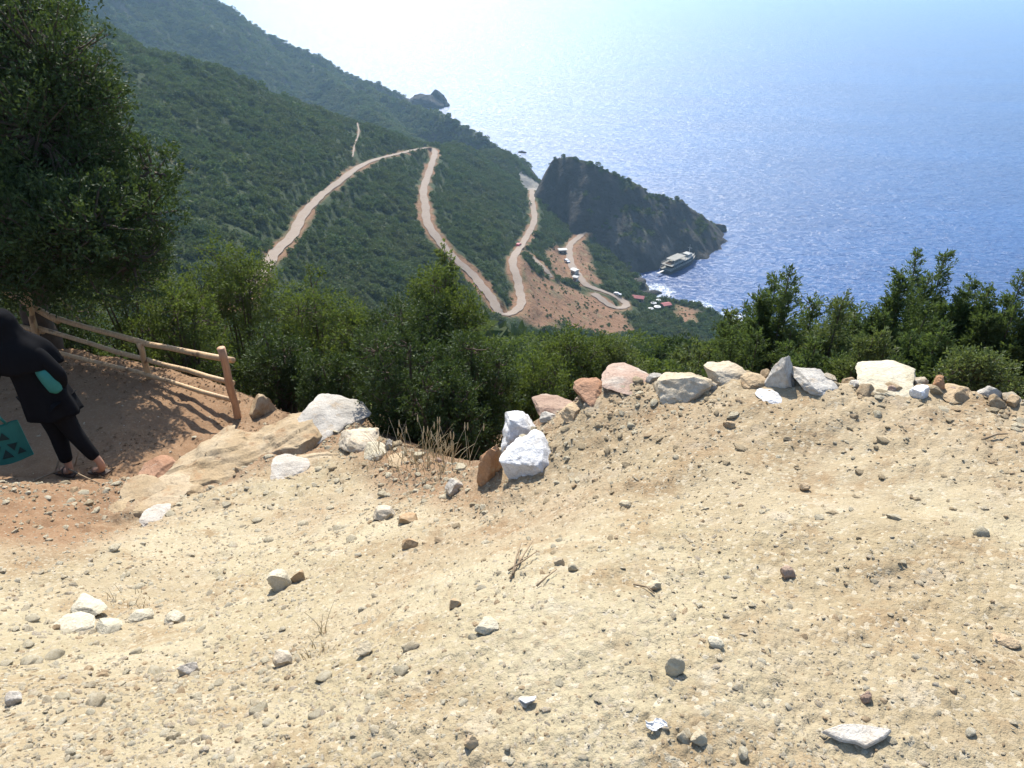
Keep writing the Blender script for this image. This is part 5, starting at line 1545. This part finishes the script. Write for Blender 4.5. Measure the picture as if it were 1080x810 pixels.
# ------------------------------------------------------------------ sheds, huts, parasols, cars by the shore
M['redroof'] = simple("faded_red_roof", (0.24, 0.075, 0.075), 0.8, var=0.2, scale=0.6)
M['plaster'] = simple("white_plaster", (0.42, 0.40, 0.37), 0.85, var=0.1, scale=0.8)
M['brownwall'] = simple("weathered_board", (0.20, 0.15, 0.11), 0.9, var=0.3, scale=0.8)
M['canvas'] = simple("white_canvas", (0.46, 0.45, 0.42), 0.85, var=0.05)
M['carwhite'] = simple("white_car_paint", (0.42, 0.42, 0.42), 0.3, spec=0.5, var=0.03)
M['carred'] = simple("red_car_paint", (0.35, 0.04, 0.03), 0.3, spec=0.5, var=0.03)
M['carsilver'] = simple("silver_car_paint", (0.45, 0.45, 0.46), 0.35, spec=0.5, var=0.03)
M['tyre'] = simple("tyre_rubber", (0.02, 0.02, 0.02), 0.9)
def hill_hit(u, v):
    p = march(u, v, all_far, 60, 900, 800)
    return p if p is not None else at_z(u, v, SEA_Z + 2)
def building(u, v, w, d, h, rz, roofmat, label, wallmat=None, pitch=0.9, name="beach_hut"):
    p = hill_hit(u, v)
    g = empty(name, (p[0], p[1], p[2] - 0.4), rz); tag(g, label, "hut", "huts and sheds by the shore")
    wb = MB(); wb.box((0, 0, h / 2), (w, d, h + 0.8)); wl = wb.build("wall", wallmat or M['plaster'], g)
    rf = MB(); o_ = 0.4
    X0, X1, Y0, Y1 = -w/2 - o_, w/2 + o_, -d/2 - o_, d/2 + o_; z = h + 0.42
    rf.add([(X0, Y0, z), (X1, Y0, z), (X1, Y1, z), (X0, Y1, z), (X0, 0, z + pitch), (X1, 0, z + pitch), (X0, Y0, z - .15), (X1, Y0, z - .15), (X1, Y1, z - .15), (X0, Y1, z - .15)],
           [(0, 1, 5, 4), (2, 3, 4, 5), (6, 9, 8, 7), (0, 6, 7, 1), (2, 8, 9, 3), (0, 3, 9, 6), (1, 7, 8, 2)], [(0, 4, 3), (1, 2, 5)])
    rf.build("roof", roofmat, g)
    for sx in (-0.28, 0.28):
        b = MB(); b.box((sx * w, -d / 2 - 0.02, h * 0.6), (0.16 * w, 0.10, 0.32 * h)); b.build("window", M['glass'], g)
    b = MB(); b.box((0, -d / 2 - 0.02, h * 0.40), (1.0, 0.10, 0.8 * h)); b.build("door", M['brownwall'], g)
    return g
building(672, 318, 6.4, 3.6, 2.6, R(-18), M['redroof'], "seaside shed with a long faded red roof at the end of the shore road", M['brownwall'])
building(702, 325, 4.2, 3.4, 2.4, R(20), M['redroof'], "shed with a dull reddish roof right of the white parasols", M['brownwall'], 0.6)
building(606, 289, 3.2, 2.6, 2.4, R(-50), M['canvas'], "small white hut beside the lower road on the red earth", M['plaster'], 0.5)
building(593, 267, 4.2, 2.6, 2.3, R(10), M['canvas'], "white roofed stall on the red earth above the lower road", M['brownwall'], 0.4)
building(363, 122, 4.5, 3.5, 2.6, R(10), M['canvas'], "lone white hut high on the green ridge above the footpath", M['plaster'], 0.5)
building(607, 296, 2.2, 2.0, 2.2, R(-30), M['plaster'], "tiny pale kiosk just below the small white hut", M['plaster'], 0.4)
def parasol(u, v, r, label, sd):
    p = hill_hit(u, v); g = empty("parasol", (p[0], p[1], p[2] - 0.1)); tag(g, label, "parasol", "white parasols by the shore")
    a = MB(); a.tube(np.array([(0, 0, -0.3), (0, 0, 2.7)]), 0.05, 6); a.build("pole", M['rail'], g)
    c = MB(); th = np.linspace(0, 2 * np.pi, 8, endpoint=False)
    V = [(r * math.cos(t), r * math.sin(t), 2.1) for t in th] + [(r * math.cos(t), r * math.sin(t), 1.95) for t in th] + [(0, 0, 2.8), (0, 0, 2.7)]
    c.add(V, [(j, 8 + j, 8 + (j+1) % 8, (j+1) % 8) for j in range(8)], [(16, j, (j+1) % 8) for j in range(8)] + [(17, 8 + (j+1) % 8, 8 + j) for j in range(8)])
    c.build("canopy", M['canvas'], g)
parasol(689, 323, 1.7, "left parasol of the white cluster between the red roofs", 1)
parasol(693, 327, 1.9, "lowest and largest parasol of the white cluster between the red roofs", 2)
parasol(694, 320, 1.5, "upper parasol of the white cluster between the red roofs", 3)
parasol(686, 329, 1.5, "parasol at the lower left of the white cluster between the red roofs", 4)
def car(u, v, rz, paint, label):
    p = hill_hit(u, v); g = empty("parked_car", (p[0], p[1], p[2] + 0.35), rz); tag(g, label, "car", "cars parked by the dirt roads")
    prof = [(-2.1, 0.35), (-2.15, 0.75), (-1.95, 0.95), (-1.5, 1.42), (0.3, 1.45), (0.95, 0.98), (1.95, 0.85), (2.15, 0.6), (2.1, 0.35)]
    k = len(prof); mb = MB(); V = [(x, -0.82, z) for x, z in prof] + [(x, 0.82, z) for x, z in prof]
    bmm = bmesh.new(); vs = [bmm.verts.new(q) for q in V]
    bmm.faces.new(vs[:k]); bmm.faces.new(vs[k:][::-1])
    for j in range(k): bmm.faces.new([vs[j], vs[k+j], vs[k+(j+1) % k], vs[(j+1) % k]])
    bmesh.ops.recalc_face_normals(bmm, faces=bmm.faces); bmesh.ops.bevel(bmm, geom=list(bmm.edges), offset=0.07, segments=2, affect='EDGES')
    me = bpy.data.meshes.new("body"); bmm.to_mesh(me); bmm.free(); me.materials.append(paint); obj("body", me, g)
    for (x0, w) in ((-0.95, 0.85), (0.05, 0.75)):
        for s in (-1, 1):
            b = MB(); b.box((x0, s * 0.83, 1.17), (w, 0.03, 0.34)); b.build("window", M['glass'], g)
    for x0 in (-1.3, 1.3):
        for s in (-1, 1):
            b = MB(); b.tube(np.array([(x0, s * 0.68, 0.32), (x0, s * 0.86, 0.32)]), 0.32, 14); b.build("wheel", M['tyre'], g)
car(598, 277, R(-60), M['carsilver'], "silver car parked on the red earth by the lower road")
car(547, 260, R(70), M['carred'], "red car on the dirt road where the farm track branches off")
car(651, 312, R(-20), M['carwhite'], "white car parked near the end of the shore road")

# ------------------------------------------------------------------ rocks in the sea
def sea_rock(u, v, w, h, d, seed, label, top=False, yy=None):
    p = at_z(u, v, SEA_Z); me = rock_mesh("sea_rock", seed, (w, d, h), M['cliff'], 5, 12, 0.10, 0.25)
    mk = np.zeros((len(me.vertices), 4)); mk[:, 1] = 1; mk[:, 3] = 1
    at = me.attributes.new("mask", 'FLOAT_COLOR', 'POINT'); at.data.foreach_set("color", mk.astype(np.float32).ravel())
    o = obj("sea_rock", me, None, (p[0], p[1], SEA_Z + h * 0.22)); return tag(o, label, "sea rock", "rocks standing in the sea")
sea_rock(463, 111, 22, 27, 20, 701, "craggy sea stack off the far point of the mountain")
sea_rock(456, 113, 30, 20, 24, 702, "low shelf of rock joining the sea stack to the far point")
sea_rock(445, 112, 36, 20, 30, 707, "broad rock shelf at the very tip of the far point")
sea_rock(471, 112, 9, 8, 9, 706, "small rock at the seaward foot of the sea stack")
sea_rock(672, 303, 10, 7, 9, 703, "dark rock in the foam on the near side of the bay")
sea_rock(757, 243, 12, 7, 10, 704, "low rock at the seaward tip of the headland")
sea_rock(690, 310, 9, 3, 5, 705, "flat dark rock in the foam in front of the seaside sheds")
